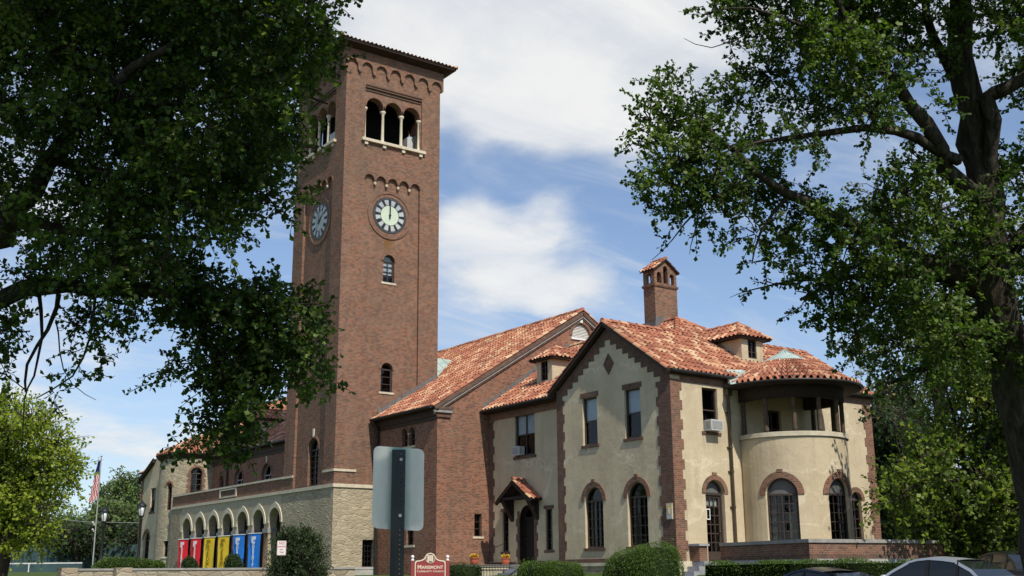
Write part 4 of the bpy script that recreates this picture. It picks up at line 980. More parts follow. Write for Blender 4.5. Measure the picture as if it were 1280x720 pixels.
K = 40; mb = MB(); mb.tube([(BC[0]+2.82*math.cos(math.radians(-206+232*i/K)), BC[1]+2.82*math.sin(math.radians(-206+232*i/K)), 6.40) for i in range(K+1)], .05, 8); mb.build('bay_gutter', 'gutter_metal', house)
mb = MB(); mb.face([(31.55, 29.82, 6.66), (32.2, 28.2, 6.5), (32.75, 28.35, 6.78), (32.55, 29.6, 7.0)]); mb.face([(31.55, 29.82, 6.68), (32.55, 29.6, 7.0), (32.9, 30.3, 7.25), (31.9, 30.25, 7.17)]); mb.face([(31.25, 29.45, 6.42), (31.55, 29.82, 6.66), (32.2, 28.2, 6.5), (31.6, 28.25, 6.4)]); mb.build('copper_valley', 'verdigris', house)
# roofs
mb = MB(); gx = 28.42; ye = 29.86; rx = 40.5; yb = 66.9-ye
tile_plane(mb, [(gx, ye, zf(ye)), (rx, ye, zf(ye)), (rx, 33.45, zf(33.45)), (gx, 33.45, zf(33.45))], (1, 0, 0))
tile_plane(mb, [(32.47, 33.45, zf(33.45)), (35.79, 33.45, zf(33.45)), (34.13, 35.11, zf(35.11))], (1, 0, 0))
lx = 28.88; lyv = 33.45+(32.47-lx)
tile_plane(mb, [(lx, lyv, zl(lx)), (lx, BY, zl(lx)), (34.13, BY, zl(34.13)), (34.13, 35.11, zl(34.13)), (32.47, 33.45, zl(32.47))], (0, 1, 0))
tile_plane(mb, [(gx, lyv, zf(ye)), (lx, lyv, zf(ye)), (32.47, 33.45, zf(33.45)), (gx, 33.45, zf(33.45))], (1, 0, 0))
ux = 68.26-lx
tile_plane(mb, [(ux, lyv, zl(lx)), (ux, BY, zl(lx)), (34.13, BY, zl(34.13)), (34.13, 35.11, zl(34.13)), (35.79, 33.45, zl(32.47))], (0, 1, 0))
tile_plane(mb, [(ux, lyv, zf(ye)), (rx, lyv, zf(ye)), (rx, 33.45, zf(33.45)), (35.79, 33.45, zf(33.45))], (1, 0, 0))
ridge(mb, (gx, 33.45, zf(33.45)+.03), (32.47, 33.45, zf(33.45)+.03)); ridge(mb, (35.79, 33.45, zf(33.45)+.03), (rx, 33.45, zf(33.45)+.03))
ridge(mb, (32.47, 33.45, zf(33.45)+.03), (34.13, 35.11, zf(35.11)+.03)); ridge(mb, (35.79, 33.45, zf(33.45)+.03), (34.13, 35.11, zf(35.11)+.03)); ridge(mb, (34.13, 35.11, zf(35.11)+.03), (34.13, BY, zf(35.11)+.03))
for x in (gx+.06, rx-.06):
    ridge(mb, (x, ye, zf(ye)), (x, 33.45, zf(33.45)+.02), r=.1); ridge(mb, (x, lyv, zf(ye)), (x, 33.45, zf(33.45)+.02), r=.1)
mb.build('roof', ['clay_tile', 'soffit_wood'], house)
mb = MB()
for y0 in (ye, lyv):
    for x in (gx+.1, rx-.1): mb.beam((x, y0, zf(ye)-.10), (x, 33.45, zf(33.45)-.10), .22, .10)
split(mb, 'bargeboard', 'dark_wood', house)
mb = MB(); mb.box(GX+.02, 40.3, ye+.04, LY+.03, 6.66, 6.79); mb.box(lx+.04, SX+.03, GY1+.02, BY-.02, 6.64, 6.76); split(mb, 'eave_soffit', 'soffit_wood', house)
mb = MB(); mb.tube([(gx+.15, ye-.07, 6.78), (31.9, ye-.07, 6.75)], .065, 8); mb.tube([(36.6, ye-.07, 6.78), (rx-.1, ye-.07, 6.78)], .065, 8); mb.tube([(lx-.07, lyv+.1, 6.76), (lx-.07, BY-.03, 6.74)], .065, 8); split(mb, 'gutter', 'gutter_metal', house)
mb = MB(); px, py = 31.6, LY-.1
mb.tube([(31.5, ye-.07, 6.7), (31.52, ye-.05, 6.5), (px, py, 6.3), (px, py, -.5)], .055, 10)
mb.box(px-.12, px+.12, py-.1, py+.06, 6.08, 6.34); 
for z in (5.4, 4.1, 3.2, 1.9): mb.tube([(px, py, z), (px, py, z+.07)], .075, 10); mb.box(px-.13, px+.13, py+.03, py+.1, z+.01, z+.06)
mb.build('downpipe', 'pipe_copper', house)
# brickwork: stepped gable edge, quoins, friezes, base course
def quoin(P, s0, w, z0, z1, side, tooth=.11, hgt=.36, proud=.018):
    pts = [(s0, z0)]; z = z0; k = 0; other = []
    while z < z1:
        zt = min(z1, z+hgt); x = s0+side*(w+(tooth if k % 2 else 0)); other += [(x, z), (x, zt)]; z = zt; k += 1
    mb = MB(); plate(mb, P, pts+other+[(s0, z1)], (), -proud, 0); return mb
q = quoin(VF(GX), LY-.019, .66, .13, 6.45, 1); q.build('quoin', 'dark_brick', house)
quoin(UF(LY), GX+.002, .45, -.02, 6.5, 1).build('quoin', 'quoin_brick', house)
quoin(VF(GX), GY1, .40, .13, 6.45, -1).build('quoin', 'dark_brick', house)
quoin(VF(SX), BY, .34, .13, 6.3, -1).build('quoin', 'dark_brick', house)
quoin(UF(LY), HX1, .45, -.02, 6.4, -1).build('quoin', 'quoin_brick', house)
mb = MB(); st_w, st_h = .345, .232; inner = [(33.45-.17, 8.5), (33.45+.17, 8.5)]
right = []; left = []; z = 8.5; s = .17
while s < 2.75:
    z -= st_h; right += [(33.45+s, z)]; left += [(33.45-s, z)]; s2 = s+st_w; right += [(33.45+s2, z)]; left += [(33.45-s2, z)]; s = s2
outer = [(LY-.017, 6.45), (LY-.017, 6.74), (33.45, 9.02), (GY1, 6.79), (GY1, 6.45)]
poly = outer+[(33.45+s, 6.45)]+right[::-1]+[inner[1], inner[0]]+left+[(33.45-s, 6.45)]
plate(mb, VF(GX), poly, (), -.018, 0); mb.build('stepped_brick_edge', 'dark_brick', house)
mb = MB(); r = lambda k: [(33.42-.31*k, 7.54), (33.42, 7.54-.43*k), (33.42+.31*k, 7.54), (33.42, 7.54+.43*k)]
plate(mb, VF(GX), r(1), [r(.72)], -.03, 0); plate(mb, VF(GX), r(.715), [r(.36)], -.012, 0); plate(mb, VF(GX), r(.355), (), -.026, 0); mb.build('diamond_ornament', 'dark_brick', house)
mb = MB(); pbox(mb, UF(LY), GX+.5, 32.0, 6.42, 6.66, -.016, 0); pbox(mb, UF(LY), 36.4, HX1, 6.42, 6.66, -.02, 0); pbox(mb, VF(SX), GY1, BY, 6.32, 6.64, -.022, 0); split(mb, 'brick_frieze', 'quoin_brick', house)
mb = MB(); pbox(mb, VF(GX), LY-.02, GY1, -.02, .13, -.03, 0); pbox(mb, VF(SX), 40.5, BY, -.02, .1, -.03, 0); pbox(mb, VF(SX), GY1, 38.95, -.02, .1, -.03, 0); split(mb, 'base_course', 'dark_brick', house)
mb = MB(); pbox(mb, VF(GX), LY+.01, GY1+.02, -.14, -.022, -.08, 0); mb.build('plinth', 'limestone', house)
mb = MB(); pbox(mb, VF(GX), LY+.01, GY1, -1.6, -.142, -.05, 0); pbox(mb, UF(LY), 29.4, HX1, -1.6, -.022, -.05, 0); split(mb, 'foundation', 'grey_rubble', house)
# windows
for i, w in enumerate(GW): window(house, VF(GX), *w, rec=.14, nx=1, nz=2, fw=.06, bw=.035, blind=.52, sill=.11, lintel=.2)
for w in GA: window(house, VF(GX), *w, arched=True, rec=.16, nx=4, nz=5, fw=.06, bw=.025, trim=.2, key=True, sill=.1, curtain=True)
window(house, UF(LY), *LW, rec=.14, nx=1, nz=2, fw=.06, blind=None, sill=.11)
window(house, VF(SX), *SW, rec=.12, nx=2, nz=2, fw=.07, blind=.5, sill=.12, curtain=False)
for w in SF: window(house, VF(SX), *w, rec=.12, nx=1, nz=4, fw=.05, sill=.1, lintel=.14, bw=.02)
window(house, UF(LY), *LA, arched=True, rec=.16, nx=2, nz=5, fw=.06, trim=.2, sill=.1, tymp='tympanum_grey')
# doors
def door(P, s0, s1, z0, z1, rec, glazed, trim, name='door', fm='sash_wood'):
    r = (s1-s0)/2; zt = z1-r
    mb = MB(); plate(mb, P, arch(s0, s1, z0, z1), [rect(s0+.07, s1-.07, z0+.02, zt-.06), arch(s0+.08, s1-.08, zt+.03, z1-.08)], rec-.06, rec+.05)
    pbox(mb, P, s0+.07, s1-.07, zt-.06, zt+.03, rec-.07, rec)
    d = mb.build(name, fm, house); a, b = s0+.07, s1-.07
    mb = MB()
    if glazed:
        hole = rect(a+.1, b-.1, z0+.35, zt-.15); plate(mb, P, rect(a, b, z0, zt-.06), [hole], rec-.02, rec+.04)
        for i in range(1, 3): c = a+.1+(b-a-.2)*i/3; pbox(mb, P, c-.02, c+.02, z0+.35, zt-.15, rec-.015, rec+.02)
        for j in range(1, 6): c = z0+.35+(zt-.5-z0)*j/6; pbox(mb, P, a+.1, b-.1, c-.018, c+.018, rec-.013, rec+.018)
    else:
        plate(mb, P, rect(a, b, z0, zt-.06), (), rec-.02, rec+.04)
        for j in range(1, 6): c = a+(b-a)*j/6; pbox(mb, P, c-.01, c+.01, z0, zt-.07, rec-.03, rec-.018)
    mb.build('door_leaf', fm, d)
    if glazed:
        mb = MB(); sheet(mb, P, rect(a+.1, b-.1, z0+.35, zt-.15), (), rec+.01); mb.build('pane', 'window_glass', d)
        mb = MB(); pts = [(a+.1+(b-a-.2)*i/12, rec+.07+(.03 if i % 2 else 0)) for i in range(13)]
        for (p, dp), (q, dq) in zip(pts, pts[1:]): mb.face([P(p, zt-.48+.06*abs(math.sin(p*9)), dp), P(q, zt-.48+.06*abs(math.sin(q*9)), dq), P(q, zt-.17, dq), P(p, zt-.17, dp)])
        mb.build('cafe_curtain', 'white_paint', d)
        mb = MB(); plate(mb, P, rect(a+.1, a+.3, zt-.95, zt-.55), [rect(a+.13, a+.27, zt-.91, zt-.59)], rec-.03, rec-.018); mb.build('notice', 'white_paint', d)
    mb = MB(); sheet(mb, P, arch(s0+.08, s1-.08, zt+.03, z1-.08), (), rec+.01); mb.build('fanlight', 'window_glass' if not glazed else 'tympanum_grey', d)
    mb = MB(); q = P(b-.09, z0+1.05, rec-.06); mb.lathe((q[0], q[1], q[2]), [(0, -.035), (.03, -.02), (.03, .02), (0, .035)], 8); mb.build('handle', 'pipe_copper', d)
    if trim:
        c = (s0+s1)/2; n = 16
        ring = [(c+(r+trim)*math.cos(PI*i/n), zt+(r+trim)*math.sin(PI*i/n)) for i in range(n+1)]+[(c+(r+.004)*math.cos(PI*i/n), zt+(r+.004)*math.sin(PI*i/n)) for i in range(n, -1, -1)]
        mb = MB(); plate(mb, P, ring, (), -.035, .02); pbox(mb, P, c-.1, c+.1, z1+trim-.02, z1+trim+.09, -.05, .02); mb.build('arch_trim', 'quoin_brick', d)
    return d
d = door(UF(LY), *LD, .2, True, .18); d['label'] = 'glazed arched side door with small panes and a short curtain'
d = door(VF(SX), *SD, .3, False, 0, fm='door_wood'); d['label'] = 'dark plank front door under the tiled hood'
mb = MB(); sides(mb, VF(SX), arch(*SD, o=-.004), .012, .29); mb.build('door_dark_lining', 'door_wood', d)  # dark sheet over the reveal: the doorway's shade put into colour
mb = MB(); P = VF(SX)
for s, sd in ((SD[0], -1), (SD[1], 1)):
    z = -.02; k = 0
    while z < 2.2: w = .16+(.09 if k % 2 else 0); a, b = sorted((s, s+sd*w)); pbox(mb, P, a, b, z, z+.32, -.02, .02); z += .32; k += 1
split(mb, 'door_surround', 'dark_brick', house)
window(house, UF(LY), *LO, rec=.16, nx=2, nz=3, fw=.07, label='dark door at the back of the loggia')
# tiled hood over the front door
hy, hz, hw, hx = 39.88, 3.5, 1.26, 28.62; sl = .68; he = hz-hw*sl
mb = MB(); tile_plane(mb, [(hx, hy-hw, he), (SX, hy-hw, he), (SX, hy, hz), (hx, hy, hz)], (1, 0, 0)); tile_plane(mb, [(hx, hy+hw, he), (SX, hy+hw, he), (SX, hy, hz), (hx, hy, hz)], (1, 0, 0)); ridge(mb, (hx, hy, hz+.03), (SX, hy, hz+.03), r=.1)
hood = mb.build('door_hood', ['clay_tile', 'soffit_wood'], house)
mb = MB(); plate(mb, VF(SX), [(hy-1.08, he+.06), (hy+1.08, he+.06), (hy, hz-.1)], (), -.05, -.005); mb.build('hood_dark_panel', 'door_wood', hood)  # dark panel added: shade under the hood put into its colour
mb = MB()
for sg in (-1, 1):
    mb.beam((hx+.05, hy+sg*hw, he-.1), (hx+.05, hy, hz-.09), .1, .13)
    a_, b_ = hy+sg*.78, hy+sg*1.02; mb.hexa([(hx+.12, a_, he+.0), (SX-.01, a_, he-.85), (SX-.01, b_, he-.85), (hx+.12, b_, he+.0), (hx+.1, a_, he+.2), (SX-.01, a_, he+.2), (SX-.01, b_, he+.16), (hx+.1, b_, he+.16)])
mb.beam((hx+.12, hy-.95, he+.1), (hx+.12, hy+.95, he+.1), .1, .12); split(mb, 'hood_bracket', 'door_wood', hood)
# dormers and chimney
dormer(house, VF(30.41), 39.26, 40.40, 7.84, 8.93, 9.52, .668, label='dormer beside the brick gable wall')
dormer(house, UF(31.5), 34.18, 35.44, 8.0, 8.95, 9.68, .668, label='dormer above the round bay', edir=(1, 0, 0), idir=(0, 1, 0), narrow=.3, ov=.33)
CX0, CX1, CY0, CY1 = 33.7, 35.05, 35.99, 36.72
mb = MB(); zc = 12.02; P = UF(CY0); op = [arch(33.86, 34.13, 12.16, 12.66), arch(34.25, 34.52, 12.16, 12.98), arch(34.64, 34.9, 12.16, 12.66)]
gab = [(CX0, zc), (CX1, zc), (CX1, 12.78), (34.375, 13.26), (CX0, 12.78)]
sheet(mb, P, gab, op); [sides(mb, P, o, 0, .14) for o in op]; sheet(mb, P, gab, op, .14)
PB = lambda s, z, d: (s, CY1-d, z); sheet(mb, PB, gab, op); [sides(mb, PB, o, 0, .14) for o in op]; sheet(mb, PB, gab, op, .14)
for xx, sg in ((CX0, 1), (CX1, -1)):
    Q = (lambda xx, sg: (lambda s, z, d: (xx+sg*d, s, z)))(xx, sg); o = arch(36.2, 36.5, 12.16, 12.62); sheet(mb, Q, rect(CY0, CY1, zc, 12.78), [o]); sides(mb, Q, o, 0, .14); sheet(mb, Q, rect(CY0, CY1, zc, 12.78), [o], .14)
for z0, z1, e in ((9.6, 11.97, 0), (11.97, 12.02, .04), (12.02, 12.09, .06)): mb.box(CX0-e, CX1+e, CY0-e, CY1+e, z0, z1)
mb.box(34.13+.03, 34.25-.03, CY0+.15, CY1-.15, 12.09, 12.8); mb.box(34.55, 34.61, CY0+.15, CY1-.15, 12.09, 12.8)
ch = mb.build('chimney', 'tower_brick', house)
mb = MB(); tile_plane(mb, [(CX0-.14, CY0-.1, 12.72), (CX0-.14, CY1+.1, 12.72), (34.375, CY1+.1, 13.3), (34.375, CY0-.1, 13.3)], (0, 1, 0), w=.2, l=.3); tile_plane(mb, [(CX1+.14, CY0-.1, 12.72), (CX1+.14, CY1+.1, 12.72), (34.375, CY1+.1, 13.3), (34.375, CY0-.1, 13.3)], (0, 1, 0), w=.2, l=.3); ridge(mb, (34.375, CY0-.1, 13.32), (34.375, CY1+.1, 13.32), r=.09, l=.25)
mb.build('chimney_cap', ['clay_tile', 'soffit_wood'], ch)
mb = MB(); mb.box(CX0-.1, CX1+.06, CY0-.12, CY0-.002, 9.7, 10.55); mb.box(CX0-.12, CX0-.002, CY0-.1, CY1+.1, 9.7, 10.35); split(mb, 'flashing', 'lead_sheet', ch)
# small enamel shield on the corner quoin
mb = MB(); pbox(mb, VF(GX), 30.12, 30.42, 1.44, 2.0, -.06, -.02); pl = mb.build('wall_shield', 'cream_trim', house)
mb = MB(); sh = lambda k, o: [(30.27-.11*k, 1.9-.02*o), (30.27+.11*k, 1.9-.02*o), (30.27+.11*k, 1.74), (30.27+.06*k, 1.63), (30.27, 1.6), (30.27-.06*k, 1.63), (30.27-.11*k, 1.74)]
plate(mb, VF(GX), sh(1, 0), (), -.066, -.06); mb.mi = 1; plate(mb, VF(GX), sh(.55, 2), (), -.07, -.066); mb.mi = 2; pbox(mb, VF(GX), 30.14, 30.4, 1.46, 1.58, -.064, -.06); mb.build('emblem', ['flower_yellow', 'white_paint', 'plastic_white'], pl)

# ------------------------------------------------------------------ air conditioners
def aircon(P, s0, s1, z0, z1, out, label):
    mb = MB(); pbox(mb, P, s0, s1, z0, z1, -out, .1); c = P((s0+s1)/2, z0, 0)
    r = empty('air_conditioner', c, label, 'air conditioner'); mb.build('casing', 'plastic_white', r)
    mb = MB(); plate(mb, P, rect(s0+.05, s1-.05, z0+.05, z1-.05), (), -out-.006, -out); g_ = mb.build('grille', 'plastic_grey', r)
    mb = MB(); k = 9
    for i in range(k): z = z0+.07+(z1-z0-.14)*i/(k-1); pbox(mb, P, s0+.05, s1-.05, z-.007, z+.007, -out-.012, -out-.007)
    mb.build('grille_slats', 'plastic_white', r)
    mb = MB()
    for e in (s0, s1):
        for i in range(6): z = z0+.08+(z1-z0-.16)*i/5; a = e-.004 if e == s0 else e; pbox(mb, P, a, a+.004, z-.012, z+.012, -out+.06, -.08)
    split(mb, 'side_louvre', 'plastic_grey', r) if False else mb.build('side_louvre_slats', 'plastic_grey', r)
aircon(UF(LY), 30.36, 30.98, 4.68, 5.08, .36, 'white window air conditioner above the arched side door')
aircon(VF(SX), 39.98, 40.5, 4.6, 4.98, .22, 'small white air conditioner in the double window left of the gable')

# ================================================================== TERRACE, STEPS, LOW WALLS
def run_wall(mb, pts, z0, z1, w, mi=0, off=0.):
    """a wall of width w along a polyline, its outer face on the line"""
    P_ = [Vector((*p, 0)) for p in pts]; out = []; n = len(P_)
    for i in range(n):
        d0 = (P_[i]-P_[max(i-1, 0)]); d1 = (P_[min(i+1, n-1)]-P_[i]); d0 = d0.normalized() if d0.length else d1.normalized(); d1 = d1.normalized() if d1.length else d0
        nn = Vector((-(d0+d1).y, (d0+d1).x, 0)).normalized(); k = 1/max(.4, nn.dot(Vector((-d1.y, d1.x, 0))))
        out.append((P_[i]-nn*off*k, P_[i]+nn*(w+off)*k))
    Z = lambda p, z: (p.x, p.y, z); mb.mi = mi
    for (a, b), (c, d) in zip(out, out[1:]):
        mb.face([Z(a, z0), Z(c, z0), Z(c, z1), Z(a, z1)]); mb.face([Z(b, z0), Z(d, z0), Z(d, z1), Z(b, z1)]); mb.face([Z(a, z1), Z(c, z1), Z(d, z1), Z(b, z1)]); mb.face([Z(a, z0), Z(c, z0), Z(d, z0), Z(b, z0)])
    for a, b in (out[0], out[-1]): mb.face([Z(a, z0), Z(b, z0), Z(b, z1), Z(a, z1)])
TP = [(30.12, 29.3), (29.35, 24.66), (32.7, 23.95), (39.6, 23.45), (47, 23.1)]
tw = empty('terrace_wall', (29.35, 24.66, -.5), 'low brick terrace wall with grey stone coping below the round bay', 'wall')
mb = MB(); run_wall(mb, TP, .12, .485, .3); mb.build('wall_body', 'quoin_brick', tw)
mb = MB(); run_wall(mb, TP, -.02, .118, .3, 0, .012); mb.build('soldier_course', 'dark_brick', tw)
mb = MB(); run_wall(mb, TP, .487, .6, .3, 0, .05); mb.build('coping', 'grey_stone', tw)
mb = MB(); run_wall(mb, TP, -1.7, -.022, .3, 0, .06); mb.build('footing', 'concrete', tw)
mb = MB(); mb.hexa([(30.3, 29.9, -.9), (29.7, 24.9, -.9), (46, 23.6, -.9), (46, 30, -.9), (30.3, 29.9, -.03), (29.7, 24.9, -.03), (46, 23.6, -.03), (46, 30, -.03)]); tag(mb.build('terrace_paving', 'grey_stone'), kind='structure')
mb = MB(); mb.box(29.32, 29.72, 29.55, LY-.03, -.02, .5); pr = empty('brick_pier', (29.5, 29.8, 0), 'short brick pier with grey cap against the sunlit house corner', 'pier'); mb.build('pier_body', 'quoin_brick', pr)
mb = MB(); mb.box(29.26, 29.78, 29.49, LY-.03, .502, .58); mb.build('pier_cap', 'step_stone', pr)
mb = MB(); pbox(mb, UF(LY), GX-.07, 29.38, -1.6, -.022, -.09, 0); mb.build('corner_footing', 'cheek_stone', house)  # same foundation as the grey shaded side; sunlit face coloured paler
ss = empty('side_steps', (29.6, 28.6, -.8), 'grey stone steps going up to the side door at the sunlit corner', 'steps')
mb = MB()
mb.box(29.35, 31.2, 29.35, LY-.1, -1.3, -.03)
for k in range(5): mb.box(29.35-.27*(k+1), 29.349-.27*k, 29.35, LY-.1, -1.4, -.03-.17*(k+1))
mb.build('step', 'step_stone', ss)
mb = MB(); mb.box(30.05, 30.5, 28.9, 29.28, -1.4, .0); mb.build('newel_block', 'lead_sheet', ss)
# front landing, its steps, railing and pots
fl = empty('front_steps', (27, 39.6, -.8), 'pale stone landing and steps with iron handrail before the dark front door', 'steps')
mb = MB(); mb.box(26.55, SX-.06, 39.65, 41.7, -1.4, -.10); mb.box(28.3, SX-.06, 37.6, 39.649, -1.4, -.10); mb.build('landing', 'cheek_stone', fl)
mb = MB(); mb.box(26.48, SX-.05, 39.6, 41.75, -.098, -.03); mb.box(28.25, SX-.05, 37.55, 39.599, -.098, -.03); mb.build('landing_slab', 'concrete', fl)
mb = MB()
for k in range(5): mb.box(28.25-.3*(k+1), 28.249-.3*k, 38.6, 39.59, -1.5, -.2-.17*k)
mb.build('step', 'step_stone', fl)
mb = MB(); A = np.array((26.1, 39.55)); 
for (xa, ya, xb, yb_) in ((26.6, 39.5, 28.2, 39.5), (28.2, 38.55, 26.7, 38.55)):
    slope = -.55 if ya < 39 else 0; n = 11
    for i in range(n+1):
        t = i/n; x, y = xa+(xb-xa)*t, ya+(yb_-ya)*t; z = slope*abs(x-xa)
        mb.tube([(x, y, z-.95 if slope else -.9), (x, y, z-.07)], .012, 5)
    mb.tube([(xa, ya, -.06), (xb, yb_, slope*abs(xb-xa)-.06)], .02, 6)
mb.tube([(28.9, 40.75, -.05), (28.9, 40.75, .9), (27.9, 40.75, .55)], .018, 6); mb.tube([(27.9, 40.75, .55), (27.9, 40.75, -.05)], .018, 6)
split(mb, 'handrail', 'black_iron', fl) if False else mb.build('iron_railing', 'black_iron', fl)
def pot(loc, label):
    r = empty('flower_pot', loc, label, 'flower pot', 'flower pots by the front steps')
    mb = MB(); mb.lathe(loc, [(0, 0), (.11, 0), (.15, .06), (.175, .18), (.165, .24), (.185, .25), (.185, .285), (.15, .285), (.14, .25), (0, .25)], 18); mb.build('pot', 'terracotta', r)
    rs = np.random.default_rng(int(loc[0]*10)); n = 260; th = rs.uniform(0, 2*PI, n); rr = .16*np.sqrt(rs.random(n)); h = rs.uniform(.0, .17, n)*(1-.4*(rr/.16)**2)
    Pp = np.stack([loc[0]+rr*np.cos(th), loc[1]+rr*np.sin(th), loc[2]+.26+h], 1); D = np.stack([np.cos(th)*.6, np.sin(th)*.6, rs.uniform(-.1, .9, n)], 1)
    leaf_mesh('blooms', Pp, D, .05, rs.random(n), 'flower_yellow', r, mats2=None)
    leaf_mesh('leaves', Pp[:120]-np.array([0, 0, .05]), D[:120], .055, rs.random(120), 'shrub_leaf', r)
POTS = [((26.68, 39.85, -.03), 'orange pot of yellow flowers against the brick wall'), ((28.25, 39.85, -.03), 'orange pot of yellow flowers beside the dark front door')]
# stone retaining wall at the left
rw = empty('retaining_wall', (17, 46.5, -.6), 'long low rubble retaining wall with dark coping below the arcade', 'wall')
RP = [(23.6, 44.4), (19.9, 45.1), (13.0, 48.95)]
mb = MB(); run_wall(mb, RP[::-1], -1.9, -.16, .45); mb.build('wall_body', 'wall_stone', rw)
mb = MB(); run_wall(mb, RP[::-1], -.158, -.08, .45, 0, .04); mb.build('coping', 'grey_stone', rw)
mb = MB()
for t in (.0, .27): 
    p = Vector((13.0, 48.95)).lerp(Vector((19.9, 45.1)), t); mb.box(p.x-.32, p.x+.32, p.y-.3, p.y+.36, -1.9, -.05)
mb.build('wall_pier', 'wall_stone', rw)

for loc, label in POTS: pot(loc, label)
# ================================================================== GROUND, STREET
LOT = [(120, 4), (60, 14), (38, 20.2), (30.5, 22.3), (27.2, 26.5), (25.0, 33), (24.2, 42), (22.5, 43.6), (19.4, 44.3), (12.4, 48.2), (-4, 56), (-40, 66)]
LA_ = np.array(LOT, float)
def lot_dist(x, y):
    """signed distance to the lot line, positive on the church side"""
    best = None
    p = np.stack([x, y], -1); bd = np.full(x.shape, 1e9); sg = np.zeros(x.shape)
    for a, b in zip(LA_[:-1], LA_[1:]):
        d = b-a; L = np.linalg.norm(d); t = np.clip(((p-a)@d)/L**2, 0, 1); q = a+t[..., None]*d; v = p-q; dist = np.linalg.norm(v, axis=-1)
        s = np.sign(d[1]*v[..., 0]-d[0]*v[..., 1]); m = dist < bd; bd = np.where(m, dist, bd); sg = np.where(m, s, sg)
    return bd*sg
def smooth(t): t = np.clip(t, 0, 1); return t*t*(3-2*t)
def ground_z(x, y):
    x = np.asarray(x, float); y = np.asarray(y, float); d = lot_dist(x, y); r = np.hypot(x, y)
    z = np.where(d > 0, -1.45+1.05*smooth(d/3.2), -1.45-.65*smooth((-d-9)/12)-.10*smooth((-d)/9))
    return z+np.where(d > 0, .5*smooth((r-60)/40), 0)+np.where((d > 0) & (r > 150), (r-150)*.012, 0)
xs = np.concatenate([np.linspace(-900, -60, 22), np.linspace(-55, 100, 156), np.linspace(110, 900, 22)]); ys = np.concatenate([np.linspace(-300, -40, 10), np.linspace(-35, 130, 166), np.linspace(140, 1200, 28)])
gxx, gyy = np.meshgrid(xs, ys, indexing='ij'); gz = ground_z(gxx, gyy); a, b = gxx.shape
mb = MB(); idx = np.arange(a*b).reshape(a, b)
mb.smooth = True; mb.faces(np.stack([gxx, gyy, gz], -1).reshape(-1, 3), np.stack([idx[:-1, :-1], idx[1:, :-1], idx[1:, 1:], idx[:-1, 1:]], -1).reshape(-1, 4).tolist(), np.stack([gxx, gyy], -1).reshape(-1, 2))
tag(mb.build('ground', 'lawn'), kind='structure')
def strip(o0, o1, dz, name, m, z1=None):
    P_ = LA_; n = len(P_); mb = MB(); row = []
    pts = [P_[0]]
    for p, q in zip(P_[:-1], P_[1:]):
        k = max(1, int(np.linalg.norm(q-p)/1.)); pts += [p+(q-p)*i/k for i in range(1, k+1)]
    pts = np.array(pts); 
    for _ in range(12): pts[1:-1] = (pts[:-2]+2*pts[1:-1]+pts[2:])/4
    t = np.gradient(pts, axis=0); t /= np.linalg.norm(t, axis=1, keepdims=True); nr = np.stack([-t[:, 1], t[:, 0]], 1)*1.0
    A, B = pts+nr*o0, pts+nr*o1; za, zb = ground_z(A[:, 0], A[:, 1])+dz, ground_z(B[:, 0], B[:, 1])+dz
    for i in range(len(pts)-1): mb.face([(*A[i], za[i]), (*A[i+1], za[i+1]), (*B[i+1], zb[i+1]), (*B[i], zb[i])])
    return tag(mb.build(name, m), kind='structure')
strip(.25, 1.85, .02, 'pavement', 'concrete'); strip(1.9, 2.05, .03, 'kerb', 'grey_stone'); strip(2.1, 10.2, .008, 'road', 'asphalt'); strip(6.1, 6.2, .014, 'road_marking', 'flower_yellow')

# ================================================================== HEDGES AND BUSHES
def bush(name, c, r, n, size, m, label, cat, group=None, seed=1, box=0., lump=.12, skew=0.):
    """clipped or loose shrub: dark core and a rough shell of small leaves"""
    rs = np.random.default_rng(seed); c = np.array(c, float); r = np.array(r, float)
    d = unit(rs.normal(size=(n, 3))); d[:, 2] = np.abs(d[:, 2])-.15; d = unit(d)
    e = 2/(2.+box*8); q = np.sign(d)*np.abs(d)**e if box else d
    ph = rs.uniform(0, 6, (6, 1)); fr = rs.normal(0, 3.2, (6, 3)); bump_ = 1+lump*np.mean(np.sin(fr@d.T+ph), 0)[:, None]*1.6
    k = 1.02-.12*rs.random((n, 1))**2+.09*(rs.random((n, 1)) < .05)
    Pp = c+q*r*bump_*k; N_ = unit(q/r); D = unit(N_*.45+rs.normal(size=(n, 3))*.75+np.array([0, 0, .2]))
    t = np.clip(.45+rs.normal(0, .2, n)+.12*np.sin(fr[0]@d.T*1.4), 0, 1)
    sk = lambda p: np.concatenate([p[:, :2], p[:, 2:]+skew*((p-c)@_R/r[0])[:, None]*np.clip((p[:, 2:]-c[2])/r[2], 0, 1)*r[2]], 1)
    Pp = sk(Pp)
    loc = (c[0], c[1], c[2]-r[2]*.2)
    root = leaf_mesh(name, Pp, D, size*rs.uniform(.6, 1.2, n), t, m, loc=loc); tag(root, label, cat, group)
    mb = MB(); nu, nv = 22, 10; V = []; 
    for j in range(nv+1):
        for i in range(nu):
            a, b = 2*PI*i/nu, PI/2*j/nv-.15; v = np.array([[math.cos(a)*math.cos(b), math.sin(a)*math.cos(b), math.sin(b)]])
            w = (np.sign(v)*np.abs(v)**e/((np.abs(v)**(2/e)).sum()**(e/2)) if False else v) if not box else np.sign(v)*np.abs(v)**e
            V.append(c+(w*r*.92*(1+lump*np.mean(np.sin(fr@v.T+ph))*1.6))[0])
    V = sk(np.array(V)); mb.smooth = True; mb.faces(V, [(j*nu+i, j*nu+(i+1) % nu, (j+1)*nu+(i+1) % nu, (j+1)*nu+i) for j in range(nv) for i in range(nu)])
    core = mb.build('dark_core', 'shrub_core', root); return root
plain('shrub_core', (.018, .028, .010), 1, 0, 0, .3, 8)
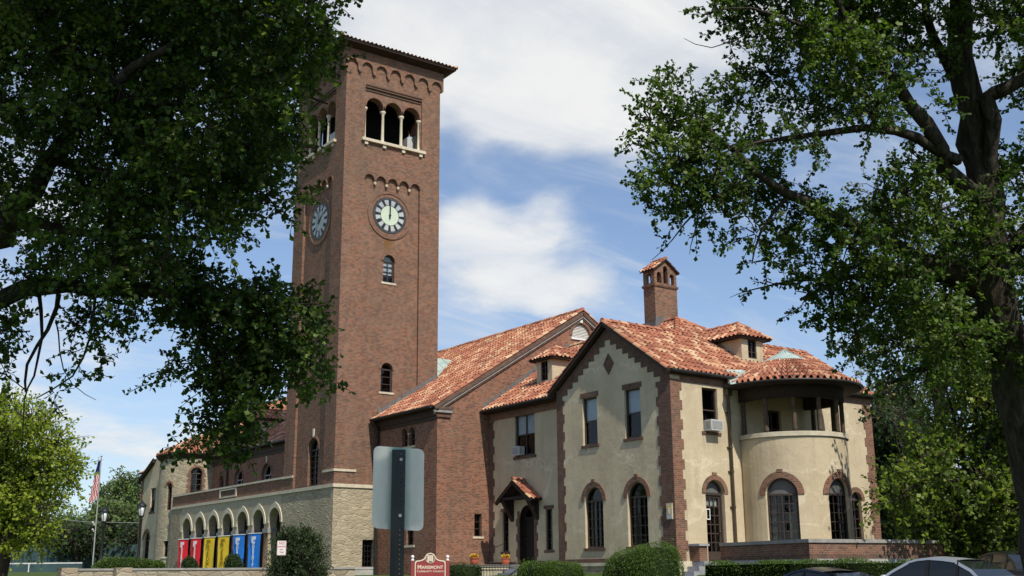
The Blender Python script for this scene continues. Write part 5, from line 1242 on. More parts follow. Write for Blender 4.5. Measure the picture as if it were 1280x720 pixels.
p = at(37.5, 803, 712); bush('clipped_bush', (p[0], p[1], -1.15), (1.12, 1.12, 1.66), 16000, .042, 'hedge_leaf', 'big rounded clipped green bush at the corner below the gable', 'bush', None, 3, .2, .07, .17)
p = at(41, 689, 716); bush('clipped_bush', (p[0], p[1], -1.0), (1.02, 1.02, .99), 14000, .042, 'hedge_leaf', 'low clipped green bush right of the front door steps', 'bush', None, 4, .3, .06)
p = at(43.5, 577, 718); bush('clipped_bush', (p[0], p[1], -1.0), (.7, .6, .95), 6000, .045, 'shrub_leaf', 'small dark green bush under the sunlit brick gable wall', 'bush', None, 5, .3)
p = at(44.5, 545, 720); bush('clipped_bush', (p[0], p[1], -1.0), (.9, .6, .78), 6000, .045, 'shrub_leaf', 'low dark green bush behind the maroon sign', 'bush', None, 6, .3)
p = at(45.6, 371, 690); rs = np.random.default_rng(77); K = []
for i in range(46):
    t = rs.uniform(0, 2*PI); h = rs.uniform(0, 1); q = (1.05 if h < .55 else 1.05*(1-(h-.55)/.75))*math.sqrt(rs.random()); K.append(((p[0]+q*math.cos(t), p[1]+q*math.sin(t), -.9+2.25*h), rs.uniform(.3, .48), 1.))
b_ = (p[0], p[1], -1.0); LP, LD, LS, LT, st = shoots(K, per=46, L=(.2, .6), gap=.04, size=.085, spread=.06, up=.5, droop=.1, seed=78)
r_ = leaf_mesh('loose_bush', LP, LD, LS, LT, 'shrub_leaf', loc=b_, stems=st); tag(r_, 'large loose dark green bush in front of the stone tower base', 'bush')
def hedge_run(pts, w, h, n, size, label, seed=2, m='hedge_leaf'):
    """clipped hedge along a polyline"""
    rs = np.random.default_rng(seed); P_ = [np.array(p, float) for p in pts]; LP = []; LD = []; V = []
    L = [np.linalg.norm(b-a) for a, b in zip(P_, P_[1:])]; tot = sum(L)
    for (a, b), l in zip(zip(P_, P_[1:]), L):
        k = int(n*l/tot); t = rs.random(k); u = rs.random(k); d = (b-a)/l; nr = np.array([-d[1], d[0]])
        face = rs.random(k); top = face < .45; side = np.where(face < .72, 1, -1)
        o = np.where(top, rs.uniform(-1, 1, k), side)*w*(1-.1*rs.random(k)); z = np.where(top, 1-.1*rs.random(k), rs.random(k))
        wob = 1+.05*np.sin(t*l*2.1)+.03*np.sin(t*l*5.3+1)
        base = a+d*(t*l)[:, None]; x = base+nr*o[:, None]
        zz = h[0]+(h[1]-h[0])*z*wob-(np.abs(o)/w)**4*.06
        LP.append(np.c_[x, zz]); dd = np.c_[nr[None]*np.where(top, 0, side)[:, None], np.where(top, 1, .2)]; LD.append(unit(dd*.8+rs.normal(size=(k, 3))*.6))
    LP = np.concatenate(LP); k = len(LP); c = P_[len(P_)//2]; loc = (c[0], c[1], h[0])
    root = leaf_mesh('clipped_hedge', LP, np.concatenate(LD), size*rs.uniform(.6, 1.2, k), np.clip(rs.normal(.45, .22, k), 0, 1), m, loc=loc); tag(root, label, 'hedge')
    mb = MB(); run_wall(mb, pts, h[0], h[1]-.06, w*1.84, 0, -w*.92); mb.build('dark_core', 'shrub_core', root)  # solid dark core inside the leaf shell
hedge_run([(28.75, 28.3), (28.25, 24.3), (29.1, 22.95), (33, 22.5), (39.5, 22.2), (46, 21.9)][::-1], .42, (-1.45, -.12), 46000, .045, 'long low clipped green hedge in front of the brick terrace wall')
for (x, y, D, r, h, s) in ((237, 704, 56, .42, .62, 8), (292, 703, 54, .45, .72, 9)):
    p = at(D, x, y); bush('conical_shrub', (p[0], p[1], -.1), (r, r, h), 1800, .06, 'shrub_leaf', 'small cone shaped shrub before the %s banner' % ('first red' if s == 8 else 'second yellow'), 'shrub', None, s, 0, .1)
for (x, y, D, rx, ry, rz, s, lb) in ((152, 706, 57, 1.35, .7, .62, 21, 'low green bush between the two lamp posts'), (187, 706, 58.5, .75, .6, .48, 22, 'small low bush at the foot of the stone turret')):
    p = at(D, x, y); bush('low_bush', (p[0], p[1], -.08), (rx, ry, rz), 3000, .07, 'hedge_leaf', lb, 'bush', None, s, .1, .12)

# ================================================================== TREES
def tree(name, loc, limbs, clumps, label, m, cat='tree', group=None, bark='ginkgo_bark', **kw):
    root = empty(name, loc, label, cat, group); mb = MB()
    for i, (pts, rad) in enumerate(limbs):
        P_, R_ = jitter_limb(pts, rad, seed=i); mb.tube(P_, R_, 10 if rad[0] > .12 else 6)
    mb.build('trunk', bark, root)
    LP, LD, LS, LT, st = shoots(clumps, **kw); leaf_mesh('crown', LP, LD, LS, LT, m, root, stems=st); return root
def px_limb(pts): return [at(D, x, y) for x, y, D, r in pts], [r for *_, r in pts]
def px_clumps(L, D, F=1420., dens=1., jit=1.2, seed=0):
    rs = np.random.default_rng(seed); return [(at(D+rs.uniform(-jit, jit), x, y), r/F*D, dens*(r/40.)**2) for x, y, r in L]
# --- the ginkgo at the right
def right_tree():
    D = 20.
    base = at(D, 1318, 740); gz0 = float(ground_z(base[0], base[1])); base[2] = gz0
    trunk = [(1330, 850, D, .50), (1314, 720, D, .42), (1297, 600, D, .385), (1275, 490, D, .36), (1250, 385, D, .34), (1232, 290, D, .30), (1222, 210, D, .27), (1212, 110, D, .23), (1200, 20, D, .19), (1190, -110, D, .14), (1185, -280, D, .08)]
    L = [px_limb(trunk)]
    L += [px_limb(q) for q in (
        [(1240, 365, D, .2), (1195, 338, 19.8, .16), (1140, 318, 19.5, .14), (1085, 296, 19.2, .125), (1035, 268, 19, .105), (985, 243, 18.8, .085), (945, 215, 18.6, .06), (905, 178, 18.5, .04), (870, 145, 18.4, .02)],
        [(1240, 368, D, .17), (1185, 350, 20.5, .12), (1120, 342, 21, .09), (1060, 350, 21.2, .06), (1000, 375, 21.4, .03)],
        [(1225, 250, D, .18), (1175, 185, 19.4, .14), (1140, 130, 19.2, .11), (1105, 85, 19, .085), (1070, 40, 18.8, .06), (1040, -10, 18.7, .04)],
        [(1200, 205, 19.5, .1), (1120, 160, 19.2, .075), (1050, 165, 19, .06), (985, 172, 18.8, .04), (930, 182, 18.7, .02)],
        [(1235, 290, D, .17), (1244, 190, 19.7, .14), (1235, 120, 19.6, .13), (1258, 108, 19.5, .12), (1300, 85, 19.4, .1), (1370, 60, 19.3, .07)],
        [(1215, 130, D, .12), (1180, 70, 20.3, .1), (1160, 20, 20.4, .08), (1150, -60, 20.5, .05)],
        [(1250, 330, D, .15), (1300, 270, 20.4, .12), (1360, 230, 20.6, .08)],
        [(1248, 400, D, .1), (1205, 430, 20.6, .07), (1160, 455, 21, .05), (1110, 480, 21.3, .03)],
        [(1050, 285, 19, .05), (1040, 340, 19.1, .035), (1045, 400, 19.2, .02)], [(985, 245, 18.8, .04), (950, 290, 18.7, .025), (940, 330, 18.7, .012)],
        [(1060, 350, 21.2, .04), (990, 352, 21, .025), (940, 362, 20.9, .012), (912, 372, 20.8, .004)], [(945, 215, 18.6, .03), (880, 255, 18.5, .02), (840, 300, 18.4, .01), (815, 325, 18.4, .005)],
        [(905, 178, 18.5, .02), (850, 190, 18.4, .015), (800, 160, 18.3, .008)], [(880, 240, 18.4, .015), (868, 290, 18.4, .01), (862, 318, 18.4, .004)],
        [(1070, 40, 18.8, .04), (1000, 30, 18.7, .03), (940, 10, 18.6, .02), (890, 15, 18.5, .008)], [(940, 40, 18.6, .012), (890, 60, 18.5, .008), (855, 48, 18.5, .004)])]
    C = [(832, 108, 20), (822, 90, 12), (868, 138, 28), (843, 152, 34), (812, 150, 20), (800, 172, 16), (878, 172, 36), (848, 200, 40), (900, 200, 38), (826, 230, 30), (812, 262, 18), (878, 240, 40), (925, 232, 36), (850, 262, 22), (905, 268, 28), (950, 180, 32), (922, 130, 26), (960, 92, 40), (915, 28, 34), (893, 5, 22), (955, 15, 38), (1005, 30, 42), (1000, 82, 38), (1050, 62, 44), (1060, 8, 40), (1100, 36, 40), (1112, 92, 34), (1062, 112, 36), (1018, 132, 28), (1090, 140, 34), (1135, 8, 36), (1005, 172, 24), (955, 228, 30), (985, 262, 36), (1030, 282, 32), (945, 292, 24), (1000, 308, 30), (965, 326, 20), (1060, 306, 36), (1108, 278, 36), (1132, 240, 34), (1150, 200, 24), (1172, 262, 36), (1080, 338, 36), (1030, 340, 30), (1010, 366, 26), (1052, 376, 32), (1100, 368, 40), (1140, 332, 38), (1150, 386, 40), (1190, 418, 40), (1120, 426, 38), (1072, 416, 30), (1160, 462, 30), (1210, 470, 22), (1112, 470, 22), (1040, 408, 20), (1250, 26, 34), (1272, 88, 22), (1270, 210, 34), (1270, 300, 36), (1225, 310, 32), (1275, 20, 34), (1186, 24, 26), (1180, 130, 16), (1262, 440, 34), (1092, 508, 12), (1190, 300, 34), (1210, 330, 34), (1240, 250, 24), (1190, 80, 20), (1150, 60, 22),
         (960, 352, 14), (940, 366, 10), (1062, 440, 20), (1205, 390, 34), (1270, 380, 34), (1330, 100, 60), (1340, 220, 60), (1340, 340, 60), (1330, 450, 50), (1060, -50, 50), (1140, -60, 50), (960, -50, 46), (1230, -50, 50), (1180, -120, 60), (1060, -130, 60), (1300, -60, 60), (1260, -160, 70), (1420, 50, 70), (1420, 200, 70), (1420, 330, 60)]
    K = px_clumps(C, D-.6, dens=1.0, jit=1.3, seed=5)
    rs = np.random.default_rng(6)
    K += px_clumps([(x+rs.uniform(-12, 12), y+rs.uniform(-8, 8), r*.85) for x, y, r in C if x > 1000 and y < 300], D+1.6, dens=.8, jit=1., seed=7)
    tree('ginkgo_tree', tuple(base), L, K, 'tall ginkgo tree with long limbs reaching across the right of the picture', 'ginkgo_leaf', per=45, L=(.28, .8), gap=.02, size=.092, clus=.075, spread=.02, up=.25, droop=.15, out=.75, seed=8)
right_tree()
# --- the great dark ginkgo at the left: its crown hangs over the viewer
def left_tree():
    D = 13.5; rs = np.random.default_rng(21)
    base = at(D, -260, 600); base[2] = float(ground_z(base[0], base[1]))
    L = [([base, at(D, -255, 560), at(D, -235, 380), at(D, -215, 200), at(D, -200, -20), at(D, -190, -300), at(D, -185, -620)], [.55, .48, .42, .38, .32, .24, .12])]
    L += [px_limb(q) for q in (
        [(-235, 400, D, .18), (-110, 395, 13.3, .13), (0, 372, 13.2, .108), (55, 362, 13.1, .098), (120, 365, 13, .08), (180, 362, 13, .08), (230, 370, 12.9, .06), (300, 392, 12.8, .04), (370, 430, 12.8, .018)],
        [(-215, 240, D, .22), (-90, 300, 13, .18), (0, 295, 12.6, .15), (20, 270, 12.5, .13), (60, 200, 12.3, .1), (130, 120, 12, .07), (210, 60, 11.8, .04)],
        [(-205, 100, D, .22), (-60, 60, 13.2, .16), (60, 10, 13, .11), (180, -40, 12.8, .07), (300, -60, 12.7, .04)],
        [(60, 200, 12.3, .06), (160, 220, 12.6, .045), (260, 215, 12.8, .03), (350, 235, 13, .012)], [(130, 120, 12, .04), (240, 130, 12.3, .03), (340, 110, 12.6, .02), (410, 130, 12.8, .008)],
        [(20, 270, 12.5, .06), (90, 290, 12.7, .05), (200, 295, 12.9, .03), (290, 300, 13, .012)], [(230, 370, 12.9, .035), (260, 430, 12.9, .025), (290, 500, 12.9, .015), (300, 550, 12.9, .006)],
        [(300, 392, 12.8, .025), (340, 380, 12.8, .018), (400, 380, 12.8, .006)],
        [(75, 365, 13.1, .03), (60, 410, 13.1, .022), (35, 455, 13.1, .016), (32, 490, 13.1, .012)], [(50, 365, 13.1, .025), (52, 420, 13, .018), (42, 470, 13, .012), (30, 500, 13, .008), (28, 560, 13, .005)], [(120, 365, 13, .02), (112, 420, 13, .014), (90, 470, 13, .01), (45, 498, 13, .007)],
        [(70, 400, 13, .01), (75, 440, 13, .008), (90, 480, 13, .005), (120, 500, 13, .003)], [(32, 490, 13.1, .008), (10, 470, 13.1, .006), (-5, 440, 13.1, .005)], [(90, 370, 13, .012), (80, 330, 13, .01), (60, 300, 13, .006)], [(180, 362, 13, .012), (200, 330, 13, .01), (206, 290, 13, .006)])]
    def outline(y):    # how far right the mass reaches at each height of the picture
        return np.interp(y, [-60, 20, 70, 105, 130, 160, 185, 215, 245, 270, 300, 330, 360], [415, 398, 388, 372, 352, 365, 345, 330, 345, 300, 262, 225, 150])
    C = []
    for y in range(-50, 350, 27):
        for x in np.arange(-60, outline(y), 30):
            hole = (x < 40 and 290 < y < 335) or (rs.random() < .05) or (y > 300 and rs.random() < .35) or (90 < y < 300 and x < 130 and rs.random() < .42)
            if not hole: C.append((x+rs.uniform(-10, 10), y+rs.uniform(-9, 9), rs.uniform(22, 34)))
    for y in range(-40, 300, 22): C.append((outline(y)+rs.uniform(6, 24), y+rs.uniform(-8, 8), rs.uniform(12, 20)))
    low = [(240, 345, 26), (275, 362, 24), (310, 372, 26), (340, 385, 24), (365, 372, 18), (385, 395, 20), (350, 420, 26), (318, 410, 26), (285, 400, 26), (255, 392, 24), (228, 375, 20), (375, 440, 22), (400, 455, 16), (335, 455, 24), (305, 448, 26), (270, 440, 24), (290, 485, 24), (265, 475, 20), (250, 520, 16), (285, 520, 22), (308, 500, 18), (295, 545, 16), (270, 552, 13), (385, 480, 13), (412, 474, 10), (422, 480, 6), (240, 455, 16), (215, 462, 10), (195, 475, 9), (180, 482, 6), (232, 410, 18), (205, 390, 16), (170, 372, 18), (200, 345, 22), (160, 345, 16), (382, 415, 14), (398, 425, 10), (345, 350, 10), (322, 440, 22), (300, 470, 22), (385, 360, 10), (372, 470, 14),
           (110, 395, 16), (122, 420, 13), (128, 450, 11), (118, 470, 9), (95, 405, 14), (88, 440, 9), (82, 470, 8), (72, 490, 6), (150, 400, 14), (140, 370, 16), (160, 420, 10), (60, 330, 18), (110, 345, 16), (30, 345, 16), (10, 400, 16), (-5, 430, 20), (15, 440, 9), (5, 465, 9), (-10, 350, 20), (28, 395, 10), (15, 490, 5), (70, 505, 5)]
    low += [(225, 562, 9), (246, 552, 11), (213, 566, 7), (262, 564, 11), (300, 562, 13), (322, 545, 11), (312, 522, 15), (280, 545, 15), (338, 500, 12), (330, 480, 16)]
    C2 = [(x, y, r) for x, y, r in low]
    K = px_clumps(C, D-.4, dens=1.15, jit=1.7, seed=22)+px_clumps(C2, 12.9, dens=2.7, jit=.5, seed=23)
    C3 = [(x+rs.uniform(-14, 14), y+rs.uniform(-14, 14), r*1.05) for x, y, r in C if x < outline(y)-15]
    K += px_clumps([q for q in C3 if not (q[0] < 150 and q[1] > 60)], D+2.4, dens=.6, jit=1.1, seed=24)
    tree('ginkgo_tree', tuple(base), L, K, 'great dark ginkgo tree hanging over the left half of the picture', 'ginkgo_leaf', per=40, L=(.25, .7), gap=.02, size=.072, clus=.065, spread=.018, up=.0, droop=.45, out=.7, seed=25)
    # upper crown above the frame: shades what hangs below it
    r_ = bpy.data.objects['ginkgo_tree.001'] if 'ginkgo_tree.001' in bpy.data.objects else bpy.data.objects['ginkgo_tree']
    K = []
    for i in range(185):
        a = rs.uniform(0, 2*PI); q = 6.2*math.sqrt(rs.random()); z = rs.uniform(7.2, 15)
        c = np.array(at(11.5, 150, 100)); k = c+np.array([q*math.cos(a), q*math.sin(a), 0])*(1.15 if z < 11 else .8); k[2] = z
        k -= np.array([-1., 1.5, 0])*.6
        v = k-EYE; dep = v@_fw; rr_ = rs.uniform(.7, 1.1)
        if dep > .5:
            px, py = 640+F_PX*(v@_r)/dep, 360-F_PX*(v@_u)/dep; mg = (rr_+.9)*F_PX/dep
            if py > -mg and py < 720+mg and px > -mg and px < 1280+mg and not (px < 150 and py < 120): continue
        K.append((k, rr_, 1.))
    sp = np.array(at(6.2, 498, 610)); sv = np.array(_sd)
    for t, q in ((7.5, 1.), (8.6, 1.), (9.8, 1.1), (8.2, .9)):  # leaf clumps added out of view, towards the sun, to shade the street sign
        K.append((sp+sv*t+rs.normal(0, .45, 3), q, .8))
    LP, LD, LS, LT, st = shoots(K, per=52, L=(.4, .9), gap=.06, size=.13, spread=.1, seed=26)
    leaf_mesh('upper_crown', LP, LD, LS, LT, 'ginkgo_leaf', r_, stems=st)
left_tree()
def side_tree(name, base_px, D, clumps, label, m, h_trunk=.3, size=.13, per=22, mul=2.4, gap=.075, Lr=(.5, 1.3), seed=1, rt=.22, jit=1.5, out=.75, droop=.15, up=.2, group=None, two=True, bark='ginkgo_bark'):
    b = at(D, *base_px); b = np.array([b[0], b[1], float(ground_z(b[0], b[1]))-.1]); ks = px_clumps(clumps, D, jit=jit, seed=seed)
    if two: ks += px_clumps(clumps, D+1.6, jit=jit, seed=seed+50)
    cz = np.mean([k[0] for k in ks], axis=0); top = max(k[0][2] for k in ks)
    t = [b, b+(np.array([cz[0], cz[1], b[2]])-b)*.25+np.array([0, 0, (cz[2]-b[2])*.55]), np.array([cz[0], cz[1], cz[2]*.75+top*.25])]
    L = [(t, [rt, rt*.75, rt*.3])]; rs = np.random.default_rng(seed)
    for k in ks[::max(1, len(ks)//14)]:
        s = t[0]+(t[1]-t[0])*rs.uniform(.6, 1) if k[0][2] < cz[2] else t[1]+(t[2]-t[1])*rs.uniform(0, .6)
        L.append(([s, (s+k[0])/2+np.array([0, 0, .3]), k[0]], [rt*.42, rt*.25, rt*.1]))
    return tree(name, tuple(b), L, ks, label, m, group=group, bark=bark, per=per*mul, L=Lr, gap=gap, size=size, spread=size*.7, up=up, droop=droop, out=out, seed=seed)
def fill(poly, step, r, seed, keep=.85):
    rs = np.random.default_rng(seed); xs_ = [p[0] for p in poly]; ys_ = [p[1] for p in poly]; out = []
    for y in np.arange(min(ys_), max(ys_), step):
        for x in np.arange(min(xs_), max(xs_), step):
            q = (x+rs.uniform(-.4, .4)*step, y+rs.uniform(-.4, .4)*step)
            if inside(q, poly) and rs.random() < keep: out.append((*q, r*rs.uniform(.75, 1.25)))
    return out
side_tree('maple_tree', (1195, 700), 39, fill([(1135, 690), (1125, 620), (1150, 560), (1190, 510), (1230, 480), (1290, 490), (1360, 540), (1380, 700)], 27, 25, 31)+fill([(1145, 480), (1150, 395), (1190, 370), (1235, 400), (1235, 480)], 24, 22, 41, .8), 'bright green maple standing beyond the terrace wall at the right edge', 'maple_leaf', size=.18, seed=32, per=32, gap=.075)
side_tree('maple_tree', (1140, 690), 51, fill([(1118, 690), (1122, 600), (1110, 530), (1125, 500), (1150, 500), (1175, 560), (1170, 690)], 25, 23, 33), 'darker green tree between the stucco house and the bright maple', 'shrub_leaf', size=.16, seed=34, per=22, gap=.08)
side_tree('tall_tree', (1180, 690), 58, fill([(1080, 500), (1062, 440), (1085, 360), (1110, 300), (1090, 240), (1150, 215), (1200, 300), (1260, 260), (1330, 330), (1340, 520), (1220, 560)], 32, 27, 35, .66), 'tall thin yellowing tree rising behind the ginkgo at the right', 'dry_leaf', size=.2, seed=36, per=18, gap=.11, Lr=(.7, 1.8), rt=.3, two=False)
side_tree('lime_tree', (8, 700), 45, fill([(-90, 690), (-100, 560), (-40, 500), (0, 498), (36, 505), (50, 530), (86, 560), (98, 585), (88, 606), (60, 622), (58, 650), (48, 682), (10, 690)], 19, 17, 37, .92), 'yellow green tree at the left edge in front of the tennis court', 'lime_leaf', size=.16, seed=38, per=44, gap=.07, Lr=(.4, 1.1), rt=.32, jit=1.3)
FAR = [([(1075, 690), (1072, 600), (1085, 520), (1110, 480), (1150, 500), (1160, 690)], 64, 17, 'green tree showing in the gap right of the stucco house', 'shrub_leaf'),
       ([(1215, 690), (1215, 600), (1290, 540), (1420, 540), (1500, 690)], 60, 22, 'dark green tree low behind the ginkgo trunk at the right edge', 'shrub_leaf'),
       ([(60, 680), (66, 655), (85, 645), (110, 660), (112, 690), (60, 695)], 105, 9, 'rounded green tree behind the tennis court screen', 'far_leaf'),
       ([(105, 690), (108, 650), (122, 630), (160, 628), (190, 640), (190, 690)], 112, 9, 'broad green tree right behind the flagpole', 'far_leaf'),
       ([(112, 650), (118, 616), (132, 608), (138, 650)], 128, 8, 'dark tree crown seen left of the first lamp', 'far_leaf'),
       ([(132, 640), (136, 600), (148, 588), (160, 600), (163, 640)], 130, 8, 'tallest dark tree beyond the lamps', 'far_leaf'),
       ([(158, 640), (160, 598), (170, 592), (180, 606), (184, 640)], 131, 8, 'dark tree touching the gabled stone wing', 'far_leaf'),
       ([(150, 690), (150, 664), (165, 654), (182, 658), (190, 690)], 98, 8, 'bushy bright green tree beside the second lamp', 'shrub_leaf'),
       ([(70, 690), (72, 664), (95, 656), (120, 664), (128, 690)], 96, 8, 'spreading green tree right of the lime tree', 'shrub_leaf'),
       ([(-160, 690), (-150, 600), (-60, 590), (40, 640), (62, 690)], 120, 14, 'wide dark tree behind the lime tree', 'far_leaf')]
for i, (poly, D, st, lb, m) in enumerate(FAR):
    c = np.mean(poly, 0); side_tree('far_tree', (c[0], 705), D, fill(poly, st, st*.95, 60+i, .95), lb, m, size=.36, per=26*(40/st)**.9*1.1, gap=.24, Lr=(.5, 1.4), rt=.25, seed=70+i, jit=1.5, group='trees beyond the tennis court' if c[0] < 500 else None, two=True)
mb = MB(); V = []; nx_, ny_ = 60, 8
for j in range(ny_+1):
    for i in range(nx_+1):
        px = -500+1400*i/nx_; h = 12+20*math.exp(-((px-85)/60)**2)+9*math.exp(-((px-330)/160)**2)+3*math.sin(px*.021)+1.5*math.sin(px*.06); p = at(820, px, 700); d = p[:2]/np.linalg.norm(p[:2])
        r = np.linalg.norm(p[:2])-160+320*j/ny_; V.append((d[0]*r, d[1]*r, 1+h*1.25*math.sin(PI*j/ny_)))
mb.smooth = True; mb.faces(V, [(j*(nx_+1)+i, j*(nx_+1)+i+1, (j+1)*(nx_+1)+i+1, (j+1)*(nx_+1)+i) for j in range(ny_) for i in range(nx_)]); tag(mb.build('hills', 'hill_green'), kind='structure')

# ================================================================== BANNERS
def text_obj(s, size, m, name, mtx, parent=None, ext=.004, caps=None, line=1., bold=0.):
    cu = bpy.data.curves.new(name, 'FONT'); cu.body = s; cu.size = size; cu.align_x = 'CENTER'; cu.align_y = 'CENTER'; cu.extrude = ext; cu.space_line = line; cu.offset = bold
    if caps:
        cu.small_caps_scale = .78
        for i, ch in enumerate(s):
            if ch.islower(): cu.body_format[i].use_small_caps = True
    cu.materials.append(M[m]); ob = bpy.data.objects.new(name, cu); COL.objects.link(ob)
    if parent: ob.parent = parent; mtx = Matrix.Translation(-Vector(OFF[parent.as_pointer()]))@mtx
    me = bpy.data.meshes.new_from_object(ob); nb = bpy.data.objects.new(name, me); COL.objects.link(nb); nb.parent = parent; nb.matrix_local = mtx
    if not me.materials: me.materials.append(M[m])
    bpy.data.objects.remove(ob); return nb
def face_v(x, y, z, yaw=0.):   # text frame on a wall that looks towards -x
    return Matrix(((0, 0, -1, x), (-1, 0, 0, y), (0, 1, 0, z), (0, 0, 0, 1)))
BN = [('red', 'SERVE', 6, 'first red banner from the left, a shrub hiding its foot', 'white'), ('red', 'SERVE', 5, 'second red banner with white letters reading serve', 'white'), ('yellow', 'GROW', 4, 'yellow banner hanging next to the red banners', 'brown'), ('yellow', 'GROW', 3, 'yellow banner hanging next to the blue banners', 'brown'), ('blue', 'WORSHIP', 2, 'blue banner with its white letters fully in view', 'white'), ('blue', 'WORSHIP', 1, 'blue banner half hidden by the large loose bush', 'white')]
for i, (c, word, k, lb, lc) in enumerate(BN):
    a, b = AR[k]; mid = (a+b)/2; x = X0-.16; zt, zb = 1.72, -.12; w = .56
    r = empty('cloth_banner', (x, mid, zt), lb, 'banner', 'coloured banners under the arcade'); mb = MB(); nu, nv = 8, 16; V = []
    ph = random.uniform(0, 6)
    for j in range(nv+1):
        for q in range(nu+1):
            u, v = q/nu*2-1, j/nv; V.append((x-.15*u*w+(.03*math.sin(u*2.5+ph+v*1.5)+.012*math.sin(u*9+ph))*v, mid+u*w*(1-.06*v)+.04*math.sin(v*4+ph)*v, zt+(zb-zt)*v))
    mb.smooth = True; mb.faces(V, [(j*(nu+1)+q, j*(nu+1)+q+1, (j+1)*(nu+1)+q+1, (j+1)*(nu+1)+q) for j in range(nv) for q in range(nu)]); mb.build('cloth', 'banner_'+c, r)
    mb = MB(); mb.tube([(x+.09, mid-.6, zt+.01), (x-.09, mid+.6, zt+.01)], .022, 6); mb.build('rod', 'letter_white', r)
    n = len(word); t = text_obj('\n'.join(word), .34 if n < 6 else .25, 'letter_'+lc, 'lettering', face_v(x-.065, mid, .68)@Matrix.Rotation(math.radians(8.5), 4, 'Y'), r, line=.78 if n < 6 else .72, bold=.012)
    mb = MB(); e = lambda s0, s1, z0, z1: pbox(mb, (lambda xx: lambda s, z, d: (xx-.15*(s-mid)+d, s, z))(x-.06), mid+s0, mid+s1, z0, z1, -.006, 0)
    e(.06, .2, 1.32, 1.58); e(-.08, .05, 1.38, 1.58); e(-.2, -.09, 1.42, 1.58); e(.1, .2, 1.26, 1.315)
    mb.build('emblem', 'letter_'+lc, r)

# ================================================================== SIGNS
def oriented(c, fwd):
    """frame at c: s to the viewer's right when looking along fwd, z up, d away"""
    f = Vector((fwd[0], fwd[1], 0)).normalized(); rt = Vector((f.y, -f.x, 0)); c = Vector(c)
    return lambda s, z, d: tuple(c+rt*s+f*d+Vector((0, 0, z)))
cs = at(38, 537.5, 720); P = oriented((cs[0], cs[1], 0), (.42, .91))
r = empty('church_sign', P(0, -1.45, 0), 'maroon church sign with cream border, arched top and two posts', 'sign')
zt = .02; hw = .52
crown = [(-hw, -1.1), (hw, -1.1), (hw, zt-.06)]+[(hw-.1+.1*math.cos(a), zt-.06+.08*math.sin(a)) for a in (PI/6, PI/3)]+[(.30, zt+.035), (.22, zt+.075), (.185, zt+.12)]+[(.17*math.cos(PI*i/12), zt+.12+.145*math.sin(PI*i/12)) for i in range(1, 12)]+[(-.185, zt+.12), (-.22, zt+.075), (-.30, zt+.035)]+[(-hw+.1-.1*math.cos(a), zt-.06+.08*math.sin(a)) for a in (PI/3, PI/6)]+[(-hw, zt-.06)]
inn = [(x*.935, (z-.0)*1. if False else (z-.035 if z > -1 else z+.035)) for x, z in crown]
mb = MB(); plate(mb, P, inn, (), -.03, .04, back=True); mb.build('board', 'sign_maroon', r)
mb = MB(); plate(mb, P, crown, [inn], -.045, .05, back=True); mb.build('border', 'sign_cream', r)
mb = MB(); cir = lambda q, k=28: [(q*math.cos(2*PI*i/k), zt+.085+q*math.sin(2*PI*i/k)) for i in range(k)]
plate(mb, P, cir(.165), [cir(.148)], -.05, -.03); mb.mi = 1; plate(mb, P, cir(.147), (), -.036, -.03); mb.mi = 0
for s0, s1, z0 in ((-.10, -.045, -.035), (-.035, .02, .01), (.03, .095, -.005)): plate(mb, P, [(s0, zt+z0), ((s0+s1)/2, zt+z0-.03), (s1, zt+z0), (s1, zt+.175), (s0, zt+.175)], (), -.05, -.036)
plate(mb, P, rect(-.105, .1, zt+.165, zt+.19), (), -.052, -.036)
mb.build('emblem', ['sign_cream', 'dark_brick'], r)
mb = MB()
for s in (-.59, .59): pbox(mb, P, s-.055, s+.055, -1.5, zt+.0, -.05, .06)
mb.build('post', 'sign_maroon', r)
for s in (-.59, .59):
    mb = MB(); q = P(s, zt, .005); mb.lathe(q, [(0, 0), (.055, .005), (.06, .03), (.035, .06), (.03, .08), (.055, .11), (.06, .145), (.04, .18), (0, .195)], 14); mb.build('finial', 'white_paint', r)
def face_to(P, z, d): 
    o = Vector(P(0, z, d)); rt = (Vector(P(1, z, d))-o).normalized(); n = -(Vector(P(0, z, d+1))-o).normalized(); return Matrix(((rt.x, 0, n.x, o.x), (rt.y, 0, n.y, o.y), (0, 1, 0, o.z), (0, 0, 0, 1)))
text_obj('Mariemont', .185, 'sign_cream', 'lettering', face_to(P, zt-.20, -.032), r, caps=True, bold=.003)
text_obj('Community Church', .105, 'sign_cream', 'lettering', face_to(P, zt-.335, -.032), r, caps=True, bold=.001)
# near street sign seen from behind
D = 6.2; c0 = at(D, 498, 610); P = oriented((c0[0], c0[1], 0), (c0[0], c0[1]))
zc = c0[2]; gz0 = float(ground_z(c0[0], c0[1]))
r = empty('street_sign', P(0, gz0, 0), 'bare grey back of a street sign on a perforated dark post close to the viewer', 'sign')
def rrect(s0, s1, z0, z1, q, n=6):
    return [(s1-q+q*math.cos(a), z1-q+q*math.sin(a)) for a in np.linspace(0, PI/2, n)]+[(s0+q-q*math.sin(a), z1-q+q*math.cos(a)) for a in np.linspace(0, PI/2, n)]+[(s0+q-q*math.cos(a), z0+q-q*math.sin(a)) for a in np.linspace(0, PI/2, n)]+[(s1-q+q*math.sin(a), z0+q-q*math.cos(a)) for a in np.linspace(0, PI/2, n)]
tilt = lambda s, z, d: P(s, zc+z-.055*s, d+.11*s+.05*abs(s))
m, g, b, uv, ob = mat('sign_back', .55, .35)
o_ = g.sep(uv); n_ = g.noise(g.mapping(ob, (1, 1, .35)), 14, 5, .65)
